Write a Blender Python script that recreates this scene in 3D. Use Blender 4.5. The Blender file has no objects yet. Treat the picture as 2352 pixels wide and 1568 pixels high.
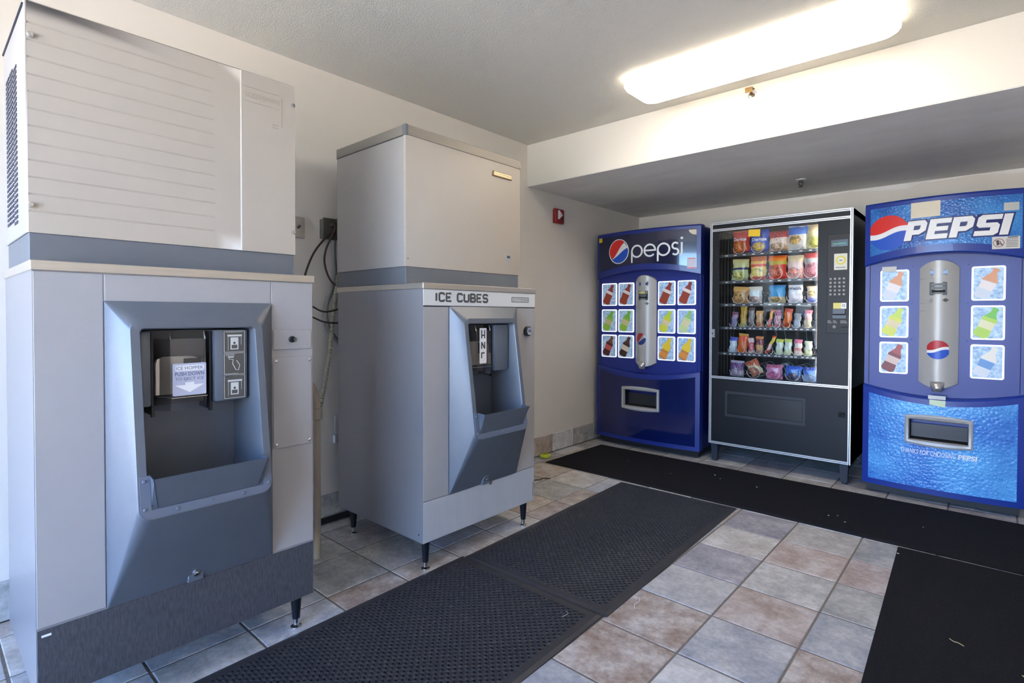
import bpy, bmesh, math, random
from mathutils import Vector, Matrix
from mathutils.geometry import tessellate_polygon
random.seed(7)
SC = bpy.context.scene
COL = SC.collection

# ------------------------------------------------------------------ camera
F_PX, YAW, PITCH, ROLL = 1232.97, -0.7228, -0.0166, 0.0028
cy_, sy_, cp_, sp_ = math.cos(YAW), math.sin(YAW), math.cos(PITCH), math.sin(PITCH)
fwd = Vector((sy_*cp_, cy_*cp_, sp_)); rgt = Vector((cy_, -sy_, 0)); upv = rgt.cross(fwd)
cr_, sr_ = math.cos(ROLL), math.sin(ROLL)
r2 = rgt*cr_ + upv*sr_; u2 = upv*cr_ - rgt*sr_
cam = bpy.data.cameras.new('camera'); camo = bpy.data.objects.new('camera', cam); COL.objects.link(camo)
mw = Matrix.Identity(4)
for i in range(3):
    mw[i][0], mw[i][1], mw[i][2] = r2[i], u2[i], -fwd[i]
mw[0][3], mw[1][3], mw[2][3] = 2.0120, -0.4992, 1.1528
camo.matrix_world = mw
cam.sensor_width = 36.0; cam.lens = 36.0*F_PX/2352
cam.shift_x = -14.19/2352; cam.shift_y = -42.31/2352
cam.clip_start = 0.02
SC.camera = camo

# ------------------------------------------------------------------ world, lights, exposure
W = bpy.data.worlds.new('World'); SC.world = W; W.use_nodes = True
nt = W.node_tree; nt.nodes.clear()
sky = nt.nodes.new('ShaderNodeTexSky'); sky.sky_type = 'NISHITA'; sky.sun_disc = False
sky.sun_elevation = math.radians(48); sky.sun_rotation = math.radians(20)
sky.air_density = 1.0; sky.dust_density = 0.6; sky.ozone_density = 2.0
bg = nt.nodes.new('ShaderNodeBackground'); bg.inputs[1].default_value = 1.15
out = nt.nodes.new('ShaderNodeOutputWorld')
tint = nt.nodes.new('ShaderNodeMix'); tint.data_type = 'RGBA'; tint.blend_type = 'MULTIPLY'; tint.inputs[0].default_value = 1.0
tint.inputs[7].default_value = (0.70, 0.90, 1.28, 1)      # camera white balance: the daylight reads bluer than the lamp
nt.links.new(sky.outputs[0], tint.inputs[6]); nt.links.new(tint.outputs[2], bg.inputs[0]); nt.links.new(bg.outputs[0], out.inputs[0])
LAMP_EMIT = 6.0
VS = SC.view_settings
VS.view_transform = 'Standard'; VS.look = 'None'; VS.gamma = 1.0; VS.use_curve_mapping = False
VS.exposure = 1.15
# the sun stands behind the building: it lights the paving outside, not the room
sun = bpy.data.lights.new('sun', 'SUN'); sun.energy = 60.0; sun.angle = 0.0093; sun.color = (1.0, 0.95, 0.86)
suno = bpy.data.objects.new('sun', sun); COL.objects.link(suno); suno.location = (2, 8, 12)
suno.rotation_euler = (math.radians(-36), math.radians(-8), 0)
# portal at the open side of the room so that the sky is sampled through it
pl = bpy.data.lights.new('sky_portal', 'AREA'); pl.shape = 'RECTANGLE'; pl.size = 2.9; pl.size_y = 2.3
pl.cycles.is_portal = True
plo = bpy.data.objects.new('sky_portal', pl); COL.objects.link(plo)
plo.location = (0.85, -2.3, 1.15); plo.rotation_euler = (math.radians(-90), 0, math.radians(180))

# ------------------------------------------------------------------ materials
MATS = {}
def srgb(r, g, b):
    f = lambda c: (c/255/12.92) if c/255 <= 0.04045 else ((c/255+0.055)/1.055)**2.4
    return (f(r), f(g), f(b), 1.0)
def mat(name, col, rough=0.5, metal=0.0, noise=None, bump=None, coat=0.0, emit=None, spec=0.5, stretch=None, coord='Object'):
    """noise=(scale, second colour, amount) mottles the colour; bump=(scale, strength, distance)"""
    if name in MATS: return MATS[name]
    m = bpy.data.materials.new(name); m.use_nodes = True; n = m.node_tree
    p = n.nodes['Principled BSDF']
    p.inputs['Base Color'].default_value = col; p.inputs['Roughness'].default_value = rough
    p.inputs['Metallic'].default_value = metal; p.inputs['Coat Weight'].default_value = coat
    p.inputs['Specular IOR Level'].default_value = spec
    tc = n.nodes.new('ShaderNodeTexCoord'); src = tc.outputs[coord]
    if stretch:
        mp = n.nodes.new('ShaderNodeMapping'); mp.inputs['Scale'].default_value = stretch
        n.links.new(src, mp.inputs[0]); src = mp.outputs[0]
    if noise:
        t = n.nodes.new('ShaderNodeTexNoise'); t.inputs['Scale'].default_value = noise[0]; t.inputs['Detail'].default_value = 6
        t.inputs['Roughness'].default_value = 0.65
        n.links.new(src, t.inputs[0])
        cr = n.nodes.new('ShaderNodeValToRGB'); cr.color_ramp.elements[0].position = 0.35; cr.color_ramp.elements[1].position = 0.68
        a = noise[2]
        cr.color_ramp.elements[0].color = (1-a*0.0, 1, 1, 1)
        cr.color_ramp.elements[0].color = col
        cr.color_ramp.elements[1].color = tuple(col[i]*(1-a)+noise[1][i]*a for i in range(3)) + (1,)
        n.links.new(t.outputs[0], cr.inputs[0]); n.links.new(cr.outputs[0], p.inputs['Base Color'])
    if bump:
        t2 = n.nodes.new('ShaderNodeTexNoise'); t2.inputs['Scale'].default_value = bump[0]; t2.inputs['Detail'].default_value = 3
        n.links.new(src, t2.inputs[0])
        b = n.nodes.new('ShaderNodeBump'); b.inputs['Strength'].default_value = bump[1]; b.inputs['Distance'].default_value = bump[2]
        n.links.new(t2.outputs[0], b.inputs['Height']); n.links.new(b.outputs[0], p.inputs['Normal'])
    if emit:
        p.inputs['Emission Color'].default_value = emit[0]; p.inputs['Emission Strength'].default_value = emit[1]
    MATS[name] = m
    return m
def glassmat(name, tint=(1,1,1,1), refl=1.0, rough=0.0):
    """thin clear sheet: passes light straight through, mirrors by Fresnel"""
    m = bpy.data.materials.new(name); m.use_nodes = True; n = m.node_tree; n.nodes.clear()
    o = n.nodes.new('ShaderNodeOutputMaterial'); mx = n.nodes.new('ShaderNodeMixShader')
    tr = n.nodes.new('ShaderNodeBsdfTransparent'); tr.inputs[0].default_value = tint
    gl = n.nodes.new('ShaderNodeBsdfGlossy'); gl.inputs['Roughness'].default_value = rough
    fr = n.nodes.new('ShaderNodeFresnel'); fr.inputs[0].default_value = 1.5
    mu = n.nodes.new('ShaderNodeMath'); mu.operation = 'MULTIPLY'; mu.inputs[1].default_value = refl
    n.links.new(fr.outputs[0], mu.inputs[0]); n.links.new(mu.outputs[0], mx.inputs[0])
    n.links.new(tr.outputs[0], mx.inputs[1]); n.links.new(gl.outputs[0], mx.inputs[2]); n.links.new(mx.outputs[0], o.inputs[0])
    return m

WALL = mat('wall paint', srgb(224, 217, 206), 0.55, bump=(260, 0.12, 0.002), noise=(1.5, srgb(216, 207, 193), 0.4))
CEIL = mat('ceiling paint', srgb(222, 219, 209), 0.9, bump=(170, 0.45, 0.005), noise=(120, srgb(218, 214, 204), 0.5))
SOFFACE = mat('soffit face paint', srgb(228, 222, 210), 0.6, bump=(220, 0.1, 0.002))
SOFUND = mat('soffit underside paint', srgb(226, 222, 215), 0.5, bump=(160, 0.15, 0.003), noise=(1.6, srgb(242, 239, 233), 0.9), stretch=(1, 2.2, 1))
GROUT = mat('grout', srgb(128, 120, 110), 0.9, noise=(40, srgb(96, 88, 80), 0.6), bump=(90, 0.4, 0.003))
BODY = mat('grey enamel', srgb(164, 161, 160), 0.42, noise=(3, srgb(156, 152, 149), 0.5), bump=(420, 0.06, 0.0006))
BEIGE = mat('beige enamel', srgb(182, 172, 159), 0.48, noise=(2.5, srgb(173, 163, 149), 0.5), bump=(420, 0.05, 0.0006))
SILVERSIDE = mat('grey side enamel', srgb(166, 162, 158), 0.38, noise=(3, srgb(158, 154, 150), 0.5))
ADAPT = mat('slate grey enamel', srgb(106, 109, 114), 0.5, noise=(5, srgb(96, 99, 104), 0.5))
STEEL = mat('brushed stainless steel', srgb(214, 206, 194), 0.36, metal=0.85, noise=(6, srgb(190, 182, 170), 0.6), stretch=(60, 1, 60))
CHROME = mat('chrome', srgb(215, 213, 210), 0.12, metal=1.0)
PLAST = mat('slate blue moulded plastic', srgb(88, 95, 104), 0.42, spec=0.95, bump=(300, 0.15, 0.0012), noise=(14, srgb(80, 87, 97), 0.6))
PLASTL = mat('lighter slate flange', srgb(100, 107, 120), 0.4, bump=(300, 0.1, 0.001))
CHARC = mat('dark brushed kick panel', srgb(58, 59, 63), 0.55, noise=(30, srgb(88, 89, 95), 0.8), stretch=(6, 6, 1.2), bump=(60, 0.15, 0.001))
BLACK = mat('black plastic', srgb(24, 24, 26), 0.45)
DARK = mat('dark void', srgb(14, 14, 15), 0.8)
LEGM = mat('black leg enamel', srgb(20, 22, 30), 0.3)
GREYTXT = mat('dark grey ink', srgb(74, 74, 72), 0.6)
WHITEP = mat('white enamel band', srgb(206, 206, 204), 0.4)
WHITE = mat('white print', srgb(236, 234, 232), 0.5)
CREAM = mat('cream paper', srgb(226, 214, 190), 0.7)
YELLOW = mat('yellow sticker', srgb(245, 200, 20), 0.5)
CLEAR = glassmat('clear plastic', (0.84, 0.85, 0.87, 1), 3.0, 0.16)
GLASS = glassmat('window glass', (0.97, 0.98, 0.98, 1), 1.0, 0.0)
RUBBER = mat('black rubber', srgb(44, 45, 50), 0.5, bump=(400, 0.2, 0.001), noise=(8, srgb(54, 52, 51), 0.6))
CARPET = mat('black carpet', srgb(29, 28, 30), 0.95, bump=(500, 0.8, 0.003), noise=(220, srgb(46, 45, 48), 0.7), spec=0.1)
BLUE = mat('blue machine plastic', srgb(22, 52, 140), 0.34, coat=0.15)
BLUEN = mat('navy blue machine plastic', srgb(25, 43, 122), 0.34, coat=0.15)
BLUED = mat('dark blue enamel', srgb(18, 30, 92), 0.35)
NAVY = mat('glossy navy panel', srgb(20, 27, 62), 0.12, coat=0.6)
NAVY2 = mat('glossy deep blue panel', srgb(10, 24, 76), 0.1, coat=0.6)
SILV = mat('silver grey plastic', srgb(172, 170, 166), 0.36, metal=0.12)
VBLACK = mat('black machine enamel', srgb(20, 20, 24), 0.34)
VPANEL = mat('black textured panel', srgb(18, 18, 23), 0.42, spec=0.3, bump=(500, 0.15, 0.001))
VGREY = mat('charcoal control panel', srgb(36, 35, 36), 0.55)
TRIM = mat('bright aluminium trim', srgb(222, 220, 220), 0.3, metal=0.5)
REDM = mat('red alarm plastic', srgb(150, 18, 22), 0.35)
BRASS = mat('aged brass', srgb(128, 106, 72), 0.35, metal=0.9)
CORD = mat('brown cord', srgb(62, 46, 36), 0.5)
PVC = mat('beige pipe', srgb(168, 154, 134), 0.45)
HOSE = mat('grey hose', srgb(128, 126, 118), 0.5)
CONC = mat('outside paving', srgb(178, 172, 162), 0.9, noise=(4, srgb(130, 128, 122), 0.5))
RED = mat('logo red', srgb(222, 46, 42), 0.4)
LBLUE = mat('logo blue', srgb(34, 84, 190), 0.4)
MAROON = mat('logo dark red', srgb(176, 40, 48), 0.4)
LGREY = mat('light grey label', srgb(186, 188, 204), 0.5)

def dropletmat(name, dark, light, scale, cx, cz, zspan):
    """printed water-drop graphic: blue shading round the middle and small round drops"""
    m = bpy.data.materials.new(name); m.use_nodes = True; n = m.node_tree; p = n.nodes['Principled BSDF']
    tc = n.nodes.new('ShaderNodeTexCoord')
    v = n.nodes.new('ShaderNodeTexVoronoi'); v.inputs['Scale'].default_value = scale; v.inputs['Randomness'].default_value = 0.9
    n.links.new(tc.outputs['Object'], v.inputs['Vector'])
    big = n.nodes.new('ShaderNodeTexNoise'); big.inputs['Scale'].default_value = 3.2; big.inputs['Detail'].default_value = 2
    n.links.new(tc.outputs['Object'], big.inputs[0])
    cr = n.nodes.new('ShaderNodeValToRGB'); cr.color_ramp.elements[0].position = 0.3; cr.color_ramp.elements[1].position = 0.72
    cr.color_ramp.elements[0].color = dark; cr.color_ramp.elements[1].color = light
    n.links.new(big.outputs[0], cr.inputs[0])
    # a drop: pale middle, dark rim, on a mid-tone sheet; every cell its own size and some empty
    r1 = n.nodes.new('ShaderNodeValToRGB'); e = r1.color_ramp.elements
    e[0].position = 0.0; e[0].color = (0.95, 0.95, 0.95, 1); e[1].position = 0.30; e[1].color = (0.62, 0.62, 0.62, 1)
    a = e.new(0.42); a.color = (0.16, 0.16, 0.16, 1); a = e.new(0.50); a.color = (0.5, 0.5, 0.5, 1)
    sz = n.nodes.new('ShaderNodeSeparateColor'); n.links.new(v.outputs['Color'], sz.inputs[0])
    mr = n.nodes.new('ShaderNodeMapRange'); mr.inputs[3].default_value = 0.85; mr.inputs[4].default_value = 2.1; n.links.new(sz.outputs[0], mr.inputs[0])
    ml = n.nodes.new('ShaderNodeMath'); ml.operation = 'MULTIPLY'; n.links.new(v.outputs['Distance'], ml.inputs[0]); n.links.new(mr.outputs[0], ml.inputs[1])
    n.links.new(ml.outputs[0], r1.inputs[0])
    mx = n.nodes.new('ShaderNodeMix'); mx.data_type = 'RGBA'; mx.blend_type = 'OVERLAY'; mx.inputs[0].default_value = 0.9
    n.links.new(cr.outputs[0], mx.inputs[6]); n.links.new(r1.outputs[0], mx.inputs[7])
    n.links.new(mx.outputs[2], p.inputs['Base Color'])
    p.inputs['Roughness'].default_value = 0.3; p.inputs['Coat Weight'].default_value = 0.2
    b = n.nodes.new('ShaderNodeBump'); b.inputs['Strength'].default_value = 0.5; b.inputs['Distance'].default_value = 0.004; b.invert = True
    n.links.new(ml.outputs[0], b.inputs['Height']); n.links.new(b.outputs[0], p.inputs['Normal'])
    return m
DROPS = dropletmat('water drop graphic lower', srgb(30, 92, 190), srgb(104, 184, 238), 58, 0, 0, 1)
DROPSH = dropletmat('water drop graphic header', srgb(16, 70, 158), srgb(66, 146, 214), 75, 0, 0, 1)

def tilemat(name, c1, c2, c3):
    m = bpy.data.materials.new(name); m.use_nodes = True; n = m.node_tree; p = n.nodes['Principled BSDF']
    tc = n.nodes.new('ShaderNodeTexCoord'); oi = n.nodes.new('ShaderNodeObjectInfo')
    add = n.nodes.new('ShaderNodeVectorMath'); add.operation = 'ADD'
    sc = n.nodes.new('ShaderNodeMath'); sc.operation = 'MULTIPLY'; sc.inputs[1].default_value = 37.0
    n.links.new(oi.outputs['Random'], sc.inputs[0]); n.links.new(tc.outputs['Object'], add.inputs[0]); n.links.new(sc.outputs[0], add.inputs[1])
    t = n.nodes.new('ShaderNodeTexNoise'); t.inputs['Scale'].default_value = 8.5; t.inputs['Detail'].default_value = 9; t.inputs['Roughness'].default_value = 0.72
    n.links.new(add.outputs[0], t.inputs[0])
    cr = n.nodes.new('ShaderNodeValToRGB'); e = cr.color_ramp.elements
    e[0].position = 0.36; e[0].color = c1; e[1].position = 0.51; e[1].color = c2; a = e.new(0.63); a.color = c3
    n.links.new(t.outputs[0], cr.inputs[0])
    t3 = n.nodes.new('ShaderNodeTexNoise'); t3.inputs['Scale'].default_value = 48; t3.inputs['Detail'].default_value = 6; t3.inputs['Roughness'].default_value = 0.7
    n.links.new(add.outputs[0], t3.inputs[0])
    ov = n.nodes.new('ShaderNodeMix'); ov.data_type = 'RGBA'; ov.blend_type = 'OVERLAY'; ov.inputs[0].default_value = 0.55
    n.links.new(cr.outputs[0], ov.inputs[6]); n.links.new(t3.outputs[0], ov.inputs[7])
    hv = n.nodes.new('ShaderNodeHueSaturation'); mr = n.nodes.new('ShaderNodeMapRange'); mr.inputs[3].default_value = 0.86; mr.inputs[4].default_value = 1.08
    n.links.new(oi.outputs['Random'], mr.inputs[0]); n.links.new(mr.outputs[0], hv.inputs['Value']); n.links.new(ov.outputs[2], hv.inputs['Color'])
    n.links.new(hv.outputs[0], p.inputs['Base Color'])
    p.inputs['Roughness'].default_value = 0.48
    t2 = n.nodes.new('ShaderNodeTexNoise'); t2.inputs['Scale'].default_value = 26; t2.inputs['Detail'].default_value = 5
    n.links.new(add.outputs[0], t2.inputs[0])
    b = n.nodes.new('ShaderNodeBump'); b.inputs['Strength'].default_value = 0.35; b.inputs['Distance'].default_value = 0.004
    n.links.new(t2.outputs[0], b.inputs['Height']); n.links.new(b.outputs[0], p.inputs['Normal'])
    return m
TB = tilemat('blue grey slate tile', srgb(149, 153, 161), srgb(172, 173, 176), srgb(195, 194, 192))
TC = tilemat('cream slate tile', srgb(171, 164, 155), srgb(192, 187, 179), srgb(209, 205, 199))
TP = tilemat('rust pink slate tile', srgb(160, 140, 128), srgb(184, 170, 161), srgb(202, 194, 188))
TO = tilemat('olive grey slate tile', srgb(150, 150, 146), srgb(176, 174, 169), srgb(198, 195, 190))
TL = tilemat('lavender grey slate tile', srgb(144, 142, 147), srgb(166, 162, 165), srgb(192, 188, 187))
TR = tilemat('rust brown slate tile', srgb(139, 117, 103), srgb(170, 157, 147), srgb(198, 192, 185))
TW = tilemat('light grey slate tile', srgb(173, 173, 173), srgb(193, 191, 189), srgb(208, 206, 202))
TT = tilemat('tan slate tile', srgb(159, 142, 126), srgb(182, 169, 156), srgb(201, 193, 183))

# ------------------------------------------------------------------ mesh helpers
def box(bm, x0, x1, y0, y1, z0, z1, bev=0.0, seg=1):
    vs = [bm.verts.new((x, y, z)) for x in (x0, x1) for y in (y0, y1) for z in (z0, z1)]
    fs = [bm.faces.new([vs[i] for i in q]) for q in ((0,1,3,2),(4,6,7,5),(0,4,5,1),(2,3,7,6),(0,2,6,4),(1,5,7,3))]
    if bev:
        es = list({e for f in fs for e in f.edges})
        bmesh.ops.bevel(bm, geom=es, offset=bev, segments=seg, affect='EDGES', profile=0.5)
def cyl(bm, p0, p1, r0, r1=None, n=16):
    r1 = r0 if r1 is None else r1
    p0 = Vector(p0); p1 = Vector(p1); d = (p1-p0).normalized()
    a = d.orthogonal().normalized(); b = d.cross(a)
    A = [bm.verts.new(p0+(a*math.cos(t)+b*math.sin(t))*r0) for t in [2*math.pi*k/n for k in range(n)]]
    B = [bm.verts.new(p1+(a*math.cos(t)+b*math.sin(t))*r1) for t in [2*math.pi*k/n for k in range(n)]]
    for k in range(n): bm.faces.new((A[k], A[(k+1)%n], B[(k+1)%n], B[k]))
    bm.faces.new(A[::-1]); bm.faces.new(B)
def lathe(bm, c, axis, prof, n=20):
    """prof: (distance along axis, radius) pairs"""
    c = Vector(c); d = Vector(axis).normalized(); a = d.orthogonal().normalized(); b = d.cross(a); prev = None
    for h, r in prof:
        ring = [bm.verts.new(c+d*h+(a*math.cos(2*math.pi*k/n)+b*math.sin(2*math.pi*k/n))*max(r, 1e-4)) for k in range(n)]
        if prev:
            for k in range(n): bm.faces.new((prev[k], prev[(k+1)%n], ring[(k+1)%n], ring[k]))
        else: bm.faces.new(ring[::-1])
        prev = ring
    bm.faces.new(prev)
def smooth_path(pts, sub=6):
    P = [Vector(p) for p in pts]; out = []
    for i in range(len(P)-1):
        p0 = P[max(i-1, 0)]; p1 = P[i]; p2 = P[i+1]; p3 = P[min(i+2, len(P)-1)]
        for k in range(sub):
            t = k/sub
            out.append(0.5*((2*p1)+(p2-p0)*t+(2*p0-5*p1+4*p2-p3)*t*t+(3*p1-p0-3*p2+p3)*t*t*t))
    return out+[P[-1]]
def tube(bm, pts, r, n=8, radf=None):
    P = [Vector(p) for p in pts]; prev = None; a = None
    for i, p in enumerate(P):
        d = (P[min(i+1, len(P)-1)]-P[max(i-1, 0)]).normalized()
        a = d.orthogonal().normalized() if a is None else (a-d*a.dot(d)).normalized()
        b = d.cross(a); rr = radf(i) if radf else r
        ring = [bm.verts.new(p+(a*math.cos(2*math.pi*k/n)+b*math.sin(2*math.pi*k/n))*rr) for k in range(n)]
        if prev:
            for k in range(n): bm.faces.new((prev[k], prev[(k+1)%n], ring[(k+1)%n], ring[k]))
        else: bm.faces.new(ring[::-1])
        prev = ring
    bm.faces.new(prev)
def plate(bm, loops, depth, fn):
    """flat outline(s) in (u, v) with holes, given thickness; fn(u, v, w) -> 3-D point, w runs 0 (back) .. depth (front)"""
    L = [[Vector((u, v, 0)) for u, v in lp] for lp in loops]
    flat = [p for lp in L for p in lp]
    tris = tessellate_polygon(L)
    F = [bm.verts.new(fn(p.x, p.y, depth)) for p in flat]
    for t in tris:
        try: bm.faces.new([F[i] for i in t])
        except ValueError: pass
    if depth > 0:
        B = [bm.verts.new(fn(p.x, p.y, 0)) for p in flat]; k = 0
        for lp in loops:
            m = len(lp)
            for i in range(m):
                try: bm.faces.new((F[k+i], F[k+(i+1)%m], B[k+(i+1)%m], B[k+i]))
                except ValueError: pass
            k += m
def rrect(u0, u1, v0, v1, r, k=4):
    o = []
    for cu, cv, a0 in ((u1-r, v1-r, 0), (u0+r, v1-r, 90), (u0+r, v0+r, 180), (u1-r, v0+r, 270)):
        for i in range(k+1):
            a = math.radians(a0+90*i/k); o.append((cu+r*math.cos(a), cv+r*math.sin(a)))
    return o
def circ(cu, cv, r, n=20, rv=None):
    return [(cu+r*math.cos(2*math.pi*k/n), cv+(rv or r)*math.sin(2*math.pi*k/n)) for k in range(n)]
def ribbon(pts, w, closed=False):
    """outline of a stroke of width w along 2-D points"""
    n = len(pts); Lr = []; Rr = []
    for i, (x, y) in enumerate(pts):
        a = pts[(i-1) % n] if closed else pts[max(i-1, 0)]; b = pts[(i+1) % n] if closed else pts[min(i+1, n-1)]
        dx, dy = b[0]-a[0], b[1]-a[1]; d = math.hypot(dx, dy) or 1
        nx, ny = -dy/d*w/2, dx/d*w/2
        Lr.append((x+nx, y+ny)); Rr.append((x-nx, y-ny))
    return [Lr, Rr] if closed else [Lr+Rr[::-1]]
def wpos(o):
    v = Vector((0, 0, 0))
    while o is not None:
        v = v+o.location; o = o.parent
    return v
def obj(name, bm, m, parent=None, smooth=35, tri=False):
    """links a bmesh built in world coordinates as ONE mesh object"""
    bmesh.ops.remove_doubles(bm, verts=bm.verts, dist=1e-5)
    bmesh.ops.recalc_face_normals(bm, faces=bm.faces)
    if parent is not None:
        off = wpos(parent); bmesh.ops.translate(bm, verts=bm.verts, vec=-off)
    me = bpy.data.meshes.new(name); bm.to_mesh(me); bm.free()
    for mm in (m if isinstance(m, (list, tuple)) else [m]): me.materials.append(mm)
    if smooth:
        me.shade_smooth(); me.set_sharp_from_angle(angle=math.radians(smooth))
    o = bpy.data.objects.new(name, me); COL.objects.link(o); o.parent = parent
    return o
def tag(o, label, cat, group=None):
    o['label'] = label; o['category'] = cat
    if group: o['group'] = group
    return o
def thing(name, label, cat, loc, group=None):
    o = bpy.data.objects.new(name, None); COL.objects.link(o); o.location = loc; o.empty_display_size = 0.05
    return tag(o, label, cat, group)
def struct(o): o['kind'] = 'structure'; return o
def part(name, m, parent, *boxes, bev=0.0, seg=1, smooth=35):
    bm = bmesh.new()
    for b in boxes: box(bm, *b, bev=bev, seg=seg)
    return obj(name, bm, m, parent, smooth)
def text_part(s, m, parent, fn, u0, u1, v0, v1, depth=0.001, shear=0.0, bold=0.0, name='lettering', space=1.0):
    """the words s fitted into the box u0..u1, v0..v1 of a surface fn(u, v, w)"""
    cu = bpy.data.curves.new('t', 'FONT'); cu.body = s; cu.shear = shear; cu.offset = bold; cu.resolution_u = 3; cu.space_character = space
    to = bpy.data.objects.new('t', cu); COL.objects.link(to)
    me = bpy.data.meshes.new_from_object(to)
    COL.objects.unlink(to); bpy.data.objects.remove(to); bpy.data.curves.remove(cu)
    xs = [v.co.x for v in me.vertices]; ys = [v.co.y for v in me.vertices]
    ax, bx, ay, by = min(xs), max(xs), min(ys), max(ys)
    bm = bmesh.new(); bm.from_mesh(me); bpy.data.meshes.remove(me)
    for v in bm.verts:
        u = u0+(v.co.x-ax)/(bx-ax)*(u1-u0); w = v0+(v.co.y-ay)/(by-ay)*(v1-v0)
        v.co = fn(u, w, depth)
    return obj(name, bm, m, parent, 0)
FX = lambda x: (lambda u, v, w: Vector((x+w, u, v)))       # surface that faces +X (u = y, v = z)
FY = lambda y: (lambda u, v, w: Vector((u, y-w, v)))       # surface that faces -Y (u = x, v = z)
def screw(parent, p, axis, r=0.006, name='screw', m=None):
    bm = bmesh.new(); lathe(bm, p, axis, [(0, r), (0.002, r), (0.0035, r*0.6)], 10)
    return obj(name, bm, m or CHROME, parent)

# ------------------------------------------------------------------ the room
T = 0.305
XW, YB, ZC, ZS, YS = -0.745, 4.52, 2.48, 2.155, 2.73     # left wall, back wall, ceiling, soffit underside, soffit face
XR, YF = 2.75, -2.3
floor = struct(part('floor', GROUT, None, (XW-0.1, XR+0.1, YF, YB+0.1, -0.06, -0.0026), smooth=0))
struct(part('wall_left', WALL, None, (XW-0.1, XW, YF, YB, 0, ZC), smooth=0))
struct(part('wall_back', WALL, None, (XW-0.1, XR+0.1, YB, YB+0.1, 0, ZC), smooth=0))
struct(part('wall_right', WALL, None, (XR, XR+0.1, YF, YB, 0, ZC), smooth=0))
struct(part('wall_front', WALL, None, (XW-0.1, -0.25, YF-0.12, YF, 0, ZC), (2.3, XR+0.1, YF-0.12, YF, 0, ZC), (-0.25, 2.3, YF-0.12, YF, 2.3, ZC), smooth=0))
struct(part('ceiling', CEIL, None, (XW-0.1, XR+0.1, YF-0.1, YB+0.1, ZC, ZC+0.1), smooth=0))
sof = struct(part('trim_1', SOFFACE, None, (XW, XR, YS, YB, ZS+0.004, ZC-0.001), smooth=0))
part('soffit_underside', SOFUND, sof, (XW, XR, YS+0.003, YB, ZS, ZS+0.004), smooth=0)
struct(part('wall_sky_blocker', mat('sky blocker brown', srgb(150, 138, 120), 0.9, noise=(2, srgb(120, 112, 100), 0.6)), None, (-40, -3.2, -19.3, -19, -0.1, 5.5), smooth=0))  # added wall, out of view: blocks part of the sky mirrored in the snack glass
struct(part('paving', CONC, None, (-30, 30, -40, YF-0.12, -0.1, -0.03), smooth=0))
# the ragged lower edge of the underside paint on the back wall
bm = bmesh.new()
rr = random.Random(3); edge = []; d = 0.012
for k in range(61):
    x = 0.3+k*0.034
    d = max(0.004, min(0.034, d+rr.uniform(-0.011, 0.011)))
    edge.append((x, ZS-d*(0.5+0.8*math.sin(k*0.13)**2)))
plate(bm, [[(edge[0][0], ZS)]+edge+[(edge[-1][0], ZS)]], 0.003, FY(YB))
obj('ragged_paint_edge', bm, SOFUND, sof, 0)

# floor tiles, each a part of the floor
SPEC = {(3,8):TL,(4,8):TC,(5,8):TO,(3,7):TC,(4,7):TP,(5,7):TP,(3,6):TL,(4,6):TO,(5,6):TO,(3,5):TW,(4,5):TP,(5,5):TB,(3,4):TR,(4,4):TB,(5,4):TR,
        (3,3):TR,(4,3):TW,(3,2):TB,(0,8):TB,(-1,8):TC,(-1,7):TO,(0,7):TT,(-1,6):TT,(0,6):TP,(-2,8):TT,(0,5):TC,(-1,3):TO,(-1,2):TO,(0,4):TT,(0,3):TT,(0,2):TR,(0,1):TB,(0,0):TO,(-1,1):TB,(-1,0):TB,(-2,9):TT,(-1,4):TB}
pool = [TC, TO, TB, TL, TW, TC, TO, TT]
def tile_mesh(w, h, t=0.012, c=0.0028):
    bm = bmesh.new()
    lo = [bm.verts.new(p) for p in ((0,0,-t),(w,0,-t),(w,h,-t),(0,h,-t))]
    mi = [bm.verts.new(p) for p in ((0,0,-c*0.7),(w,0,-c*0.7),(w,h,-c*0.7),(0,h,-c*0.7))]
    to = [bm.verts.new(p) for p in ((c,c,0),(w-c,c,0),(w-c,h-c,0),(c,h-c,0))]
    for k in range(4):
        j = (k+1) % 4
        bm.faces.new((lo[k], lo[j], mi[j], mi[k])); bm.faces.new((mi[k], mi[j], to[j], to[k]))
    bm.faces.new(to)
    me = bpy.data.meshes.new('tile'); bm.to_mesh(me); bm.free(); return me
full = {}
rt = random.Random(11); G = 0.004
for c in range(-3, 9):
    for r in range(-4, 15):
        m = SPEC.get((c, r)) or rt.choice(pool)
        x0, x1, y0, y1 = c*T+G, (c+1)*T-G, r*T+G, (r+1)*T-G
        if c == -3: x0 = XW+0.012
        if r < 1 and c > 6: continue
        if r == 14: y1 = YB-0.013
        key = (m.name, c == -3, r == 14)
        if key not in full:
            me = tile_mesh(x1-x0, y1-y0); me.materials.append(m); full[key] = me
        o = bpy.data.objects.new('tile', full[key]); COL.objects.link(o); o.parent = floor
        o.location = (x0, y0, rt.uniform(-0.0008, 0.0006))
# stain at a tile corner
bm = bmesh.new(); tube(bm, smooth_path([(-0.345, 2.30, 0.001), (-0.35, 2.36, 0.001), (-0.33, 2.39, 0.001), (-0.335, 2.43, 0.001), (-0.29, 2.46, 0.001)], 4), 0.005, 5)
obj('grout_stain', bm, mat('dark stain', srgb(70, 54, 40), 0.8), floor)
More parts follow.
